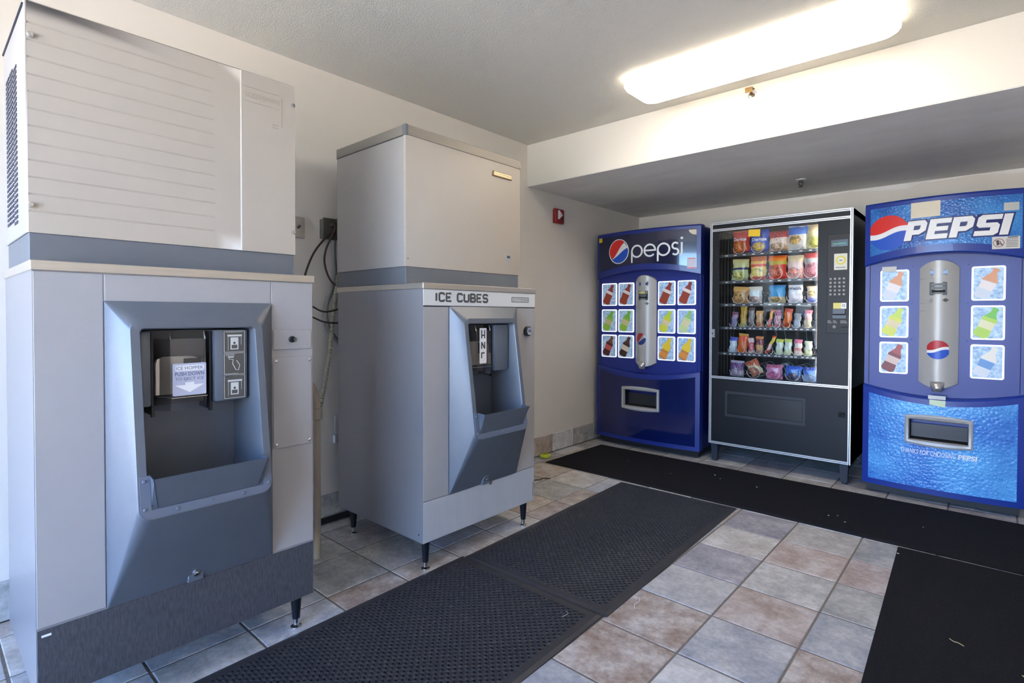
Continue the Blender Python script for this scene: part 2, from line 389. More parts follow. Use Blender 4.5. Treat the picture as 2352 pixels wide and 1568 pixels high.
# baseboard tiles
bb = struct(part('baseboard_left', GROUT, None, (XW, XW+0.004, YF, YB, 0, 0.15), smooth=0))
for k in range(-7, 15):
    m = pool[(k*5+2) % 8] if k > 2 else TO
    y0 = 0.0+k*T
    bm = bmesh.new(); box(bm, XW+0.002, XW+0.012, y0+0.0035, y0+T-0.0035, 0.004, 0.152, bev=0.002)
    obj('tile', bm, m, bb, 0)
bb2 = struct(part('baseboard_back', GROUT, None, (XW+0.013, XR, YB-0.004, YB, 0, 0.15), smooth=0))
for k in range(0, 10):
    bm = bmesh.new(); box(bm, XW+0.02+k*T, XW+0.02+(k+1)*T-0.006, YB-0.012, YB-0.002, 0.004, 0.152, bev=0.002)
    obj('tile', bm, pool[k % 8], bb2, 0)

# ------------------------------------------------------------------ ceiling light
t = thing('ceiling_light', 'long rounded white fluorescent ceiling light, glowing', 'light', (1.065, 2.31, ZC))
part('base_plate', WHITE, t, (0.46, 1.67, 2.19, 2.43, ZC-0.02, ZC), bev=0.004)
LENS = mat('lit white lens', srgb(255, 250, 240), 0.4, emit=((1.0, 0.90, 0.77, 1), LAMP_EMIT))
SIDE = mat('dimmer lens edge', srgb(250, 244, 232), 0.4, emit=((1.0, 0.90, 0.77, 1), 1.2))
def lens_loop(hx, hy, z, r): return [Vector((1.065+u, 2.31+v, z)) for u, v in rrect(-hx, hx, -hy, hy, r, 5)]
def lens(name, m, rows, close):
    bm = bmesh.new(); prev = None
    for hx, hy, z, r in rows:
        L = [bm.verts.new(p) for p in lens_loop(hx, hy, z, r)]
        if prev:
            for k in range(len(L)): bm.faces.new((prev[k], prev[(k+1) % len(L)], L[(k+1) % len(L)], L[k]))
        prev = L
    if close: bm.faces.new(prev)
    return obj(name, bm, m, t, 60)
lens('lens_edge', SIDE, ((0.622, 0.148, ZC-0.018, 0.05), (0.632, 0.156, ZC-0.03, 0.055), (0.632, 0.156, ZC-0.05, 0.055), (0.624, 0.149, ZC-0.064, 0.058)), False)
lens('diffuser', LENS, ((0.624, 0.149, ZC-0.064, 0.058), (0.612, 0.138, ZC-0.074, 0.06), (0.59, 0.115, ZC-0.084, 0.06), (0.55, 0.07, ZC-0.092, 0.05)), True)

# ------------------------------------------------------------------ sprinklers, alarm
t = thing('sidewall_sprinkler', 'brass sprinkler head with white cup on the bright soffit face', 'sprinkler', (0.965, YS, 2.415), 'fire sprinklers')
bm = bmesh.new(); lathe(bm, (0.965, YS, 2.415), (0, -1, 0), [(0, 0.04), (0.006, 0.04), (0.014, 0.033), (0.014, 0.025), (0.005, 0.022)], 24); obj('escutcheon', bm, WHITE, t)
bm = bmesh.new(); cyl(bm, (0.965, YS, 2.415), (0.965, YS-0.035, 2.415), 0.011, 0.009, 12); cyl(bm, (0.965, YS-0.03, 2.415), (0.965, YS-0.06, 2.43), 0.004, n=8); cyl(bm, (0.965, YS-0.03, 2.415), (0.965, YS-0.06, 2.40), 0.004, n=8); obj('sprinkler_body', bm, BRASS, t)
bm = bmesh.new(); box(bm, 0.945, 0.985, YS-0.075, YS-0.035, 2.434, 2.438, bev=0.001); box(bm, 0.945, 0.985, YS-0.078, YS-0.074, 2.41, 2.438); obj('deflector', bm, BRASS, t)
t = thing('pendant_sprinkler', 'small dark sprinkler hanging from the grey soffit underside', 'sprinkler', (0.938, 3.88, ZS), 'fire sprinklers')
bm = bmesh.new(); lathe(bm, (0.938, 3.88, ZS), (0, 0, -1), [(0, 0.035), (0.004, 0.034), (0.008, 0.015)], 20); obj('escutcheon', bm, WHITE, t)
bm = bmesh.new(); cyl(bm, (0.938, 3.88, ZS-0.006), (0.938, 3.88, ZS-0.022), 0.012, n=10)
for s in (-1, 1): tube(bm, smooth_path([(0.938+s*0.012, 3.88, ZS-0.02), (0.938+s*0.014, 3.88, ZS-0.03), (0.938, 3.88, ZS-0.052)], 4), 0.004, 6)
obj('sprinkler_body', bm, mat('dark bronze', srgb(70, 64, 54), 0.4, metal=0.6), t)
bm = bmesh.new(); lathe(bm, (0.938, 3.88, ZS-0.052), (0, 0, -1), [(0, 0.018), (0.003, 0.018)], 14); obj('deflector', bm, MATS['dark bronze'], t)

t = thing('fire_alarm', 'red fire alarm strobe with white lens on the left wall', 'alarm', (XW, 3.115, 1.91))
bm = bmesh.new(); box(bm, XW, XW+0.035, 3.055, 3.178, 1.912, 2.036, bev=0.012, seg=3); obj('housing', bm, REDM, t)
bm = bmesh.new(); pts = [(3.085, 1.945), (3.085, 2.018), (3.13, 1.98)]
plate(bm, [pts], 0.018, FX(XW+0.034)); obj('strobe_lens', bm, WHITE, t, 0)
bm = bmesh.new(); plate(bm, [rrect(3.125, 3.165, 1.93, 1.975, 0.004)], 0.004, FX(XW+0.034)); obj('horn_grille', bm, mat('dark red grille', srgb(90, 12, 16), 0.5), t, 0)

# ------------------------------------------------------------------ ice dispensers (the two lower cabinets)
def cheek_loft(bm, loops):
    prev = None
    for L in loops:
        V = [bm.verts.new(p) for p in L]
        if prev:
            n = len(V)
            for k in range(n):
                try: bm.faces.new((prev[k], prev[(k+1) % n], V[(k+1) % n], V[k]))
                except ValueError: pass
        prev = V
    return prev
def dispenser(label, yl, zb, xr, big):
    w = 0.765; yr = yl+w; xf = 0.15 if big else 0.145
    t = thing('ice_dispenser', label, 'ice machine', (-0.2, yl+w/2, 0), 'ice dispenser cabinets')
    yc = yl+0.1495+0.232
    # hollow cabinet
    bm = bmesh.new(); xq = xf-0.001
    ou = [(yl, zb), (yr, zb), (yr, 1.264), (yl, 1.264)]; ho = [(yc-0.233, 0.322), (yc+0.233, 0.322), (yc+0.233, 1.186), (yc-0.233, 1.186)]
    plate(bm, [ou, ho], 0, FX(xq))
    for lp, xe in ((ou, xr), (ho, 0.04)):
        A = [bm.verts.new((xq, *p)) for p in lp]; B = [bm.verts.new((xe, *p)) for p in lp]
        for k in range(4): bm.faces.new((A[k], A[(k+1) % 4], B[(k+1) % 4], B[k]))
        bm.faces.new(B)
    obj('cabinet', bm, mat('satin grey side panel', srgb(152, 150, 152), 0.3, metal=0.4), t, 0)
    # front sheet pieces
    ph = 1.187
    part('front_panel', BODY, t, (xf-0.02, xf, yl+0.001, yc-0.2335, 0.323, 1.262 if big else 1.186), bev=0.0015)
    part('front_panel', BODY, t, (xf-0.02, xf, yc+0.2335, yr-0.001, 0.323, 1.262 if big else 1.186), bev=0.0015)
    if big: part('front_panel', BODY, t, (xf-0.02, xf, yc-0.231, yc+0.231, ph-0.004, 1.262), bev=0.0015)
    else:
        band = part('header_band', WHITEP, t, (xf-0.02, xf+0.002, yl+0.0005, yr-0.0005, 1.19, 1.262), bev=0.001)
        part('shadow_groove', BLACK, t, (xf-0.02, xf+0.001, yl+0.001, yr-0.001, 1.1855, 1.19))
    part('kick_panel', CHARC if big else mat('pale kick enamel', srgb(178, 179, 182), 0.42, noise=(4, srgb(166, 168, 170), 0.5), stretch=(1, 8, 0.6)), t, (xf-0.02, xf, yl+0.001, yr-0.001, zb, 0.318), bev=0.0015)
    part('groove', BLACK, t, (xf-0.02, xf-0.003, yl+0.002, yr-0.002, 0.316, 0.325))
    # stainless top with turned-down lip
    part('stainless_top', STEEL, t, (xr-0.004, xf+0.006, yl-0.005, yr+0.005, 1.2635, 1.29), bev=0.002)
    # legs
    for lx in (0.105, xr+0.07):
        for ly in (yl+0.045, yr-0.045):
            bm = bmesh.new(); cyl(bm, (lx, ly, zb+0.0), (lx, ly, 0.034), 0.0205, 0.0135, 18); cyl(bm, (lx, ly, zb+0.004), (lx, ly, zb-0.006), 0.025, n=18)
            lg = obj('leg', bm, LEGM, t, 50)
            bm = bmesh.new(); lathe(bm, (lx, ly, 0), (0, 0, 1), [(0, 0.02), (0.006, 0.0195), (0.011, 0.01), (0.036, 0.0085)], 16); obj('foot', bm, CHROME, lg, 50)
    # moulded bezel
    K = 5
    def loop(hw, zt, zl, xt, xl, rt_, rb_):
        pts = []
        for (cu, cv, a0, r) in ((hw-rt_, zt-rt_, 0, rt_), (-hw+rt_, zt-rt_, 90, rt_), (-hw+rb_, zl+rb_, 180, rb_), (hw-rb_, zl+rb_, 270, rb_)):
            for i in range(K+1):
                a = math.radians(a0+90*i/K); pts.append((cu+r*math.cos(a), cv+r*math.sin(a)))
        return [Vector((xl+(xt-xl)*(v-zl)/(zt-zl), yc+u, v)) for u, v in pts]
    bm = bmesh.new()
    e = 1e-6
    L0 = loop(0.232, ph, 0.320, xf-0.012, xf-0.012, e, e)
    L1 = loop(0.232, ph, 0.320, xf+0.004, xf+0.004, 0.003, 0.003)
    L2 = loop(0.1855, 1.137, 0.573, 0.188, 0.266, 0.03, 0.035)
    L3 = loop(0.182, 1.132, 0.578, 0.192, 0.270, 0.03, 0.035)
    L4 = loop(0.160, 1.110, 0.640, 0.195, 0.262, 0.012, 0.008)
    L5 = loop(0.157, 1.107, 0.637, 0.190, 0.256, 0.012, 0.008)
    L6 = loop(0.149, 1.100, 0.600, 0.045, 0.045, 0.02, 0.02)
    last = cheek_loft(bm, [L0, L1, L2, L3, L4, L5, L6]); bm.faces.new(last)
    # rounded boss with its cut-out at the bottom edge
    obj('dispenser_bezel', bm, PLAST, t, 28)
    bz = yc-0.01
    bm = bmesh.new(); lathe(bm, (0.155, bz, 0.347), (1, 0, -0.25), [(0, 0.022), (0.008, 0.022), (0.011, 0.018), (0.008, 0.012)], 20); box(bm, 0.15, 0.164, bz-0.022, bz+0.022, 0.319, 0.345, bev=0.002)
    bo = obj('latch_boss', bm, PLAST, t, 40)
    bm = bmesh.new(); lathe(bm, (0.159, bz, 0.346), (1, 0, -0.25), [(0, 0.009), (0.012, 0.009), (0.014, 0.005)], 6); obj('bolt', bm, CHROME, bo, 20)
    if not big:
        bm = bmesh.new(); lathe(bm, (xf, bz+0.05, 0.313), (1, 0, 0), [(0, 0.011), (0.004, 0.011), (0.004, 0.006)], 14); obj('drain_notch', bm, ADAPT, t)
    # drip tray: flange, slanted lip, cheeks
    hw = 0.157
    bm = bmesh.new()
    fl = [(-0.178, 0.70), (-0.178, 0.612)]+[(-0.178+0.03*(1-math.cos(a)), 0.612-0.03*math.sin(a)) for a in [math.radians(d) for d in (20, 45, 70, 90)]]
    fl += [(-u, v) for u, v in fl[::-1]]
    inn = [(hw-0.004, 0.70), (hw-0.004, 0.606), (-hw+0.004, 0.606), (-hw+0.004, 0.70)]
    flx = lambda u, v, w: Vector((0.192+(0.27-0.192)*(1.132-v)/(1.132-0.578)+0.0008+w, yc+u, v))
    plate(bm, [fl+inn], 0.004, flx); tray = obj('drip_tray', bm, PLASTL, t, 0)
    for u, v in ((-0.168, 0.686), (-0.168, 0.61), (-0.09, 0.595), (0.0, 0.595), (0.09, 0.595), (0.168, 0.61)):
        screw(tray, flx(u, v, 0.004), (1, 0, 0.1), 0.005, m=PLASTL)
    bm = bmesh.new()
    A = [(0.258, 0.612), (0.303, 0.697)]
    def lipv(s): return [Vector((0.266, yc+s*(hw-0.02), 0.605)), Vector((0.304, yc+s*hw, 0.698)), Vector((0.300, yc+s*(hw-0.003), 0.698)), Vector((0.260, yc+s*(hw-0.023), 0.609))]
    cheek_loft(bm, [lipv(-1), lipv(1)])
    for s in (-1, 1):
        a = Vector((0.252, yc+s*(hw-0.002), 0.7)); b = Vector((0.304, yc+s*hw, 0.698)); c = Vector((0.266, yc+s*(hw-0.02), 0.605)); d = Vector((0.262, yc+s*(hw-0.002), 0.605))
        q = [bm.verts.new(p) for p in (a, b, c, d)]; q2 = [bm.verts.new(p-Vector((0, s*0.003, 0))) for p in (a, b, c, d)]
        bm.faces.new(q); bm.faces.new(q2[::-1])
        for k in range(4): bm.faces.new((q[k], q2[k], q2[(k+1) % 4], q[(k+1) % 4]))
    # sloping tray floor inside
    q = [bm.verts.new(p) for p in (Vector((0.262, yc-hw+0.02, 0.609)), Vector((0.262, yc+hw-0.02, 0.609)), Vector((0.05, yc+0.148, 0.612)), Vector((0.05, yc-0.148, 0.612)))]; bm.faces.new(q)
    obj('tray_lip', bm, PLAST, tray, 0)
    # filler block left of the ice chute, and control box on the right
    part('filler_block', PLAST, t, (0.06, 0.155, yc-0.149, yc-0.122, 0.876, 1.10), bev=0.006, seg=2)
    cb = part('control_box', PLAST, t, (0.06, 0.168, yc+0.046, yc+0.146, 0.872, 1.101), bev=0.005, seg=2)
    # hopper housing
    part('hopper_housing', mat('hopper grey', srgb(92, 90, 84), 0.5), t, (0.052, 0.10, yc-0.122, yc+0.045, 0.87, 1.10))
    for s in (-0.118, 0.039):
        part('hopper_bracket', BLACK, t, (0.06, 0.15, yc+s-0.003, yc+s+0.003, 0.85, 1.095), (0.142, 0.158, yc+s-0.004, yc+s+0.004, 0.845, 0.875))
    # clear ice bin: box open at the back, with a flared foot
    bm = bmesh.new()
    fr = 0.166; y0, y1 = yc-0.11, yc+0.032
    ys = [y0, y0+0.035, y1-0.01, y1]
    xs_ = [0.105, fr, fr, 0.12]
    lo = []
    for z, dx in ((1.075, -0.004), (0.9, 0.0), (0.897, 0.008), (0.893, 0.002), (0.858, -0.002)):
        lo.append([Vector((x+dx, y, z)) for x, y in zip(xs_, ys)])
    for a, b in zip(lo, lo[1:]):
        va = [bm.verts.new(p) for p in a]; vb = [bm.verts.new(p) for p in b]
        for k in range(3): bm.faces.new((va[k], va[k+1], vb[k+1], vb[k]))
    bin_ = obj('ice_bin', bm, CLEAR, t, 20)
    for yy in (y0+0.035, y1-0.012):
        bm = bmesh.new(); tube(bm, [(fr-0.004, yy, 1.072), (fr-0.012, yy, 1.097)], 0.0025, 6); obj('hanger_wire', bm, CHROME, bin_)
    bm = bmesh.new(); tube(bm, [(0.112, y0, 0.897), (fr+0.009, y0+0.035, 0.897), (fr+0.009, y1-0.01, 0.897), (0.125, y1+0.004, 0.897)], 0.0015, 5)
    obj('bin_rim', bm, CHROME, bin_)
    # cream chute spout behind the clear front
    bm = bmesh.new()
    sp = [(-0.104, 0.905), (0.026, 0.905), (0.026, 0.985)]+[(0.026-0.04*(1-math.cos(a)), 0.985+0.035*math.sin(a)) for a in [math.radians(d) for d in (20, 45, 70, 90)]]+[(-0.085, 1.02), (-0.1, 1.013), (-0.104, 1.0)]
    plate(bm, [sp], 0.02, lambda u, v, w: Vector((0.11+w, yc+u, v)))
    obj('ice_chute', bm, mat('cream chute plastic', srgb(226, 212, 190), 0.5), t, 30)
    part('chute_mouth', BLACK, t, (0.129, 0.132, yc-0.03, yc+0.02, 0.96, 1.012), bev=0.001)
    S = FX(fr+0.002)
    if big:
        lb = bmesh.new(); plate(lb, [rrect(yc-0.071, yc+0.021, 0.902, 1.0, 0.004)], 0.001, S); lab = obj('hopper_label', lb, LGREY, bin_, 0)
        S2 = FX(fr+0.003)
        b = bmesh.new(); plate(b, [rrect(yc-0.065, yc+0.015, 0.977, 0.994, 0.006)], 0.0006, S2)
        a0 = yc-0.025
        plate(b, [[(a0-0.04, 0.934), (a0-0.012, 0.934), (a0-0.012, 0.942), (a0+0.012, 0.942), (a0+0.012, 0.934), (a0+0.04, 0.934), (a0, 0.911)]], 0.0006, S2)
        obj('label_print', b, WHITE, bin_, 0)
        INK = mat('slate ink', srgb(92, 98, 128), 0.6)
        text_part('ICE HOPPER', INK, bin_, FX(fr+0.0035), yc-0.062, yc+0.012, 0.9805, 0.9905, 0.0004)
        text_part('PUSH DOWN', INK, bin_, S2, yc-0.065, yc+0.015, 0.962, 0.9735, 0.0006, bold=0.01)
        text_part('TO EJECT ICE', INK, bin_, S2, yc-0.064, yc+0.014, 0.946, 0.957, 0.0006)
        # instruction plate with three pictograms on the control box
        xP = 0.1685; Q = FX(xP); u0, u1 = yc+0.074, yc+0.136
        b = bmesh.new(); plate(b, [rrect(u0-0.003, u1+0.003, 0.876, 1.099, 0.002)], 0.001, Q); ip = obj('instruction_plate', b, mat('dark olive plate', srgb(86, 82, 74), 0.5), cb, 0)
        Q2 = FX(xP+0.001); b = bmesh.new()
        def line(a, c, wd=0.0012): plate(b, ribbon([a, c], wd), 0.0005, Q2)
        for za, zc2 in ((1.028, 1.096), (0.955, 1.024), (0.879, 0.951)):
            for a, c in (((u0, za), (u1, za)), ((u0, zc2), (u1, zc2)), ((u0, za), (u0, zc2)), ((u1, za), (u1, zc2))): line(a, c)
        um = (u0+u1)/2
        for zz in (1.081, 0.935):
            plate(b, [rrect(u0+0.01, u1-0.008, zz-0.003, zz+0.003, 0.0005)], 0.0005, Q2)
            plate(b, [rrect(um-0.012, um+0.012, zz-0.045, zz-0.006, 0.001), rrect(um-0.009, um+0.009, zz-0.042, zz-0.03, 0.001), circ(um, zz-0.024, 0.004, 10)], 0.0005, Q2)
            line((u0+0.012, zz-0.048), (u0+0.012, zz-0.004), 0.0008); line((u1-0.01, zz-0.03), (u1-0.01, zz-0.004), 0.0008)
        # hand
        plate(b, ribbon([(um-0.018, 1.006), (um-0.004, 1.004), (um-0.006, 0.99), (um+0.004, 0.97), (um+0.012, 0.968), (um+0.016, 0.985), (um+0.006, 1.0)], 0.002), 0.0005, Q2)
        plate(b, ribbon([(um-0.02, 1.012), (um-0.002, 1.012)], 0.004), 0.0005, Q2)
        for k in range(3): line((u0+0.003, 0.951+k*0.0035), (u1-0.008-k*0.006, 0.951+k*0.0035), 0.001)
        for k in range(2): line((u0+0.004, 1.0205-k*0.003), (um, 1.0205-k*0.003), 0.001)
        line((u0+0.005, 1.0925), (u1-0.006, 1.0925), 0.0014)
        obj('pictogram_print', b, mat('pale print', srgb(206, 204, 196), 0.6), cb, 0)
        # right-hand strip: knob plate, access plate, screws
        kp = part('switch_plate', BODY, t, (xf, xf+0.005, yc+0.237, yr-0.008, 1.026, 1.096), bev=0.002)
        bm = bmesh.new(); lathe(bm, (xf+0.005, yc+0.302, 1.062), (1, 0, 0), [(0, 0.0115), (0.006, 0.0115), (0.008, 0.009), (0.005, 0.006)], 16); obj('lock_hole', bm, BLACK, kp)
        ap = part('access_plate', BODY, t, (xf, xf+0.004, yc+0.237, yr-0.007, 0.682, 1.0), bev=0.0015)
        for yy in (yc+0.247, yr-0.016):
            for zz in (0.695, 0.987): screw(ap, (xf+0.004, yy, zz), (1, 0, 0), 0.0055)
        part('paint_chip', WHITE, t, (xf, xf+0.0006, yl+0.01, yl+0.03, 0.298, 0.304))
    else:
        b = bmesh.new(); plate(b, [rrect(yc-0.058, yc-0.012, 0.915, 1.085, 0.002)], 0.001, S); obj('hopper_label', b, WHITE, bin_, 0)
        b = bmesh.new()
        S2 = FX(fr+0.003); um = yc-0.035
        for pts in ([(um-0.01, 1.075), (um-0.01, 1.035)], [(um+0.01, 1.075), (um+0.01, 1.035)], [(um-0.01, 1.05), (um+0.01, 1.05)],
                    [(um-0.01, 1.018), (um-0.01, 0.985)], [(um+0.01, 1.018), (um+0.01, 0.985)], [(um-0.01, 1.016), (um+0.01, 0.987)],
                    [(um-0.01, 0.965), (um-0.01, 0.94)], [(um-0.012, 0.965), (um+0.01, 0.965)]):
            plate(b, ribbon(pts, 0.007), 0.0006, S2)
        obj('lettering', b, GREYTXT, bin_, 0)
        LET = {'I': [[(0.5, 0), (0.5, 1)]], 'C': [[(1, 0.78), (1, 0.86), (0.86, 1), (0.14, 1), (0, 0.86), (0, 0.14), (0.14, 0), (0.86, 0), (1, 0.14), (1, 0.22)]], 'E': [[(1, 1), (0, 1), (0, 0), (1, 0)], [(0, 0.5), (0.8, 0.5)]],
               'U': [[(0, 1), (0, 0.14), (0.14, 0), (0.86, 0), (1, 0.14), (1, 1)]], 'B': [[(0, -0.1), (0, 1.1)], [(0, 1), (0.8, 1), (0.94, 0.86), (0.94, 0.64), (0.8, 0.5), (0, 0.5)], [(0, 0.5), (0.84, 0.5), (1, 0.36), (1, 0.14), (0.86, 0), (0, 0)]],
               'S': [[(1, 0.8), (1, 0.86), (0.86, 1), (0.14, 1), (0, 0.86), (0, 0.64), (0.14, 0.5), (0.86, 0.5), (1, 0.36), (1, 0.14), (0.86, 0), (0.14, 0), (0, 0.14), (0, 0.2)]]}
        b = bmesh.new(); u = yl+0.069
        for k, ch in enumerate('ICE CUBES'):
            if ch == ' ': u += 0.026; continue
            wl = 0.008 if ch == 'I' else 0.0285
            for i, pts in enumerate(LET[ch]):
                plate(b, ribbon([(u+x*wl, 1.2115+y*0.035) for x, y in pts], 0.0102), 0.001+0.0005*i, FX(xf+0.002))
            u += wl+0.0135
        obj('lettering', b, GREYTXT, band, 0)
        b = bmesh.new(); y0, y1 = yl+0.575, yl+0.71
        plate(b, [rrect(y0, y1, 1.215, 1.241, 0.001), rrect(y0+0.003, y1-0.003, 1.218, 1.238, 0.001)], 0.001, FX(xf+0.002)); obj('name_frame', b, GREYTXT, band, 0)
        text_part('SCOTSMAN', GREYTXT, band, FX(xf+0.002), y0+0.008, y1-0.008, 1.222, 1.234, 0.001)
        bm = bmesh.new(); lathe(bm, (xf, yc+0.317, 1.062), (1, 0, 0), [(0, 0.026), (0.016, 0.026), (0.02, 0.022)], 24); lk = obj('cam_lock', bm, BLACK, t)
        bm = bmesh.new(); lathe(bm, (xf+0.019, yc+0.317, 1.062), (1, 0, 0), [(0, 0.021), (0.003, 0.02), (0.003, 0.008), (0.002, 0.004)], 24); obj('lock_face', bm, CHROME, lk)
        part('scratch', BLACK, t, (xf, xf+0.0005, yr-0.012, yr-0.009, 0.16, 0.24))
        part('rivet', BLACK, t, (0.112, 0.118, yl-0.001, yl, 0.168, 0.174))
    return t

dispenser('large grey ice dispenser nearest the camera with charcoal kick panel', -0.289, 0.125, -0.43, True)
dispenser('grey ice dispenser on black legs with white ICE CUBES band', 0.988, 0.137, -0.56, False)

# ------------------------------------------------------------------ ice makers (the two heads on top)
def maker_big():
    y0, y1, xb, xf = -0.287, 0.462, -0.42, 0.05
    t = thing('ice_maker', 'beige ice maker head with grooved front, on the nearest dispenser', 'ice machine', (-0.2, 0.09, 1.29), 'ice maker heads')
    part('plinth', ADAPT, t, (xb+0.02, xf-0.002, y0+0.004, y1-0.008, 1.29, 1.372), bev=0.002)
    sd = part('shell', SILVERSIDE, t, (xb, xf-0.02, y0, y1, 1.372, 1.99), bev=0.002)
    # front cover with horizontal grooves over its left two thirds
    bm = bmesh.new()
    ga, gb = y0+0.004, 0.182; ztop, zbot = 1.995, 1.372
    zg = [1.938-0.0462*k for k in range(12)]
    prof = [(xf, ztop)]
    for z in zg: prof += [(xf, z+0.003), (xf-0.0022, z), (xf, z-0.003)]
    prof += [(xf, zbot)]
    va = [bm.verts.new((x, ga, z)) for x, z in prof]; vb = [bm.verts.new((x, gb, z)) for x, z in prof]
    for k in range(len(prof)-1): bm.faces.new((va[k], va[k+1], vb[k+1], vb[k]))
    vc = [bm.verts.new((xf, gb+0.004, z)) for x, z in prof]; vd = [bm.verts.new((xf, 0.266, z)) for x, z in prof]
    for k in range(len(prof)-1):
        bm.faces.new((vb[k], vb[k+1], vc[k+1], vc[k])); bm.faces.new((vc[k], vc[k+1], vd[k+1], vd[k]))
    q = [bm.verts.new(p) for p in ((xf+0.003, 0.269, ztop), (xf+0.003, 0.269, zbot), (xf+0.003, y1-0.003, zbot), (xf+0.003, y1-0.003, ztop))]; bm.faces.new(q)
    ve = [bm.verts.new((xf, 0.266, ztop)), bm.verts.new((xf, 0.266, zbot))]; bm.faces.new((ve[0], ve[1], q[1], q[0]))
    ex = [((xf, ga, ztop), (xf, ga, zbot)), ((xf+0.003, y1-0.003, ztop), (xf+0.003, y1-0.003, zbot))]
    for (a, b) in ex:
        s = -1 if a[1] < 0 else 1
        p = [bm.verts.new(a), bm.verts.new(b), bm.verts.new((xf-0.022, a[1]+s*0.004, zbot)), bm.verts.new((xf-0.022, a[1]+s*0.004, ztop))]; bm.faces.new(p)
    p = [bm.verts.new(c) for c in ((xf, ga, ztop), (xf+0.003, y1-0.003, ztop), (xf-0.022, y1, ztop+0.012), (xf-0.022, y0, ztop+0.012))]; bm.faces.new(p)
    p = [bm.verts.new(c) for c in ((xf, ga, zbot), (xf+0.003, y1-0.003, zbot), (xf-0.022, y1, zbot), (xf-0.022, y0, zbot))]; bm.faces.new(p)
    fp = obj('front_cover', bm, BEIGE, t, 20)
    part('top_lid', BEIGE, t, (xb, xf-0.02, y0, y1, 1.99, 2.007), bev=0.003)
    # embossed brand block and hairline frame on the right-hand zone
    S = FX(xf+0.003); EMB = mat('embossed beige', srgb(170, 160, 146), 0.5)
    bm = bmesh.new()
    for pts in ([(0.275, 1.945), (0.402, 1.945)], [(0.275, 1.895), (0.402, 1.895)], [(0.408, 1.936), (0.408, 1.83)]): plate(bm, ribbon(pts, 0.0016), 0.001, S)
    obj('emboss_line', bm, EMB, fp, 0)
    text_part('SCOTSMAN', EMB, fp, S, 0.28, 0.4, 1.909, 1.927, 0.001)
    for k in range(3): pass
    bm = bmesh.new(); plate(bm, [rrect(0.375, 0.398, 1.832, 1.838, 0.001)], 0.0008, S); plate(bm, [rrect(0.375, 0.398, 1.822, 1.828, 0.001)], 0.0008, S); obj('emboss_mark', bm, EMB, fp, 0)
    for yy, zz in ((-0.275, 1.905), (-0.278, 1.446), (0.452, 1.925), (0.452, 1.455)):
        bm = bmesh.new(); lathe(bm, (xf, yy, zz), (1, 0, 0), [(0, 0.0085), (0.006, 0.008), (0.011, 0.0055)], 14); obj('latch_screw', bm, CHROME, fp)
    # louvred vents in the side: three columns of slots, each slot a part
    sm = None
    for c in range(3):
        for k in range(30):
            x = -0.115-c*0.085; z = 1.875-k*0.0155-(0.012 if c == 0 else 0)
            if sm is None:
                bm = bmesh.new(); box(bm, 0, 0.07, -0.0015, 0.003, 0, 0.0085)
                so = obj('vent_slot', bm, mat('vent shadow', srgb(40, 42, 60), 0.6), None, 0); so.parent = sd; sm = so.data
            else:
                so = bpy.data.objects.new('vent_slot', sm); COL.objects.link(so); so.parent = sd
            so.location = Vector((x-0.07, y0, z))-wpos(sd)
    bm = bmesh.new(); tube(bm, [(-0.42, y0-0.001, 1.992), (xf-0.02, y0-0.001, 1.992)], 0.003, 6); obj('edge_seam', bm, mat('vent shadow', srgb(40, 42, 60), 0.6), sd)
    return t
maker_big()

def maker_small():
    y0, y1, xb, xf = 0.984, 1.764, -0.56, 0.026
    t = thing('ice_maker', 'beige ice maker head with steel top band, on the ICE CUBES dispenser', 'ice machine', (-0.25, 1.374, 1.29), 'ice maker heads')
    part('plinth', ADAPT, t, (xb, xf-0.004, y0+0.004, y1-0.008, 1.29, 1.368), bev=0.002)
    sh = part('shell', SILVERSIDE, t, (xb, xf-0.012, y0, y1, 1.368, 1.962), bev=0.002)
    fp = part('front_cover', BEIGE, t, (xf-0.016, xf, y0-0.001, y1+0.001, 1.368, 1.962), bev=0.003, seg=2)
    part('top_band', mat('dull steel band', srgb(150, 143, 134), 0.55, metal=0.5, noise=(6, srgb(132, 126, 118), 0.6), stretch=(60, 1, 60)), t, (xb-0.001, xf+0.003, y0-0.003, y1+0.003, 1.960, 2.006), bev=0.002)
    part('corner_cap', ADAPT, t, (xf-0.02, xf+0.0045, y0-0.0045, y0+0.012, 1.958, 2.007), bev=0.001)
    part('band_seam', GREYTXT, t, (xb, xf-0.02, y0-0.0015, y0, 1.956, 1.960))
    pl_ = part('name_plate', BRASS, t, (xf, xf+0.006, 1.545, 1.69, 1.884, 1.910), bev=0.001)
    part('plate_face', mat('pale gold', srgb(226, 212, 176), 0.3, metal=0.6), pl_, (xf+0.006, xf+0.007, 1.551, 1.686, 1.889, 1.907))
    text_part('SCOTSMAN', mat('plate ink', srgb(150, 136, 100), 0.5), pl_, FX(xf+0.007), 1.555, 1.68, 1.893, 1.903, 0.0008)
    sb = part('sticker', mat('pale grey sticker', srgb(150, 156, 160), 0.5), t, (xf, xf+0.0015, 1.655, 1.684, 1.438, 1.472))
    part('sticker_print', mat('ink blue', srgb(50, 60, 80), 0.5), sb, (xf+0.0015, xf+0.002, 1.658, 1.681, 1.458, 1.47))
    screw(fp, (xf, y0+0.012, 1.405), (1, 0, 0), 0.005)
    for yy in (y0+0.02, y1-0.008): screw(t, (xf+0.003, yy, 1.972), (1, 0, 0), 0.0035)
    return t
maker_small()

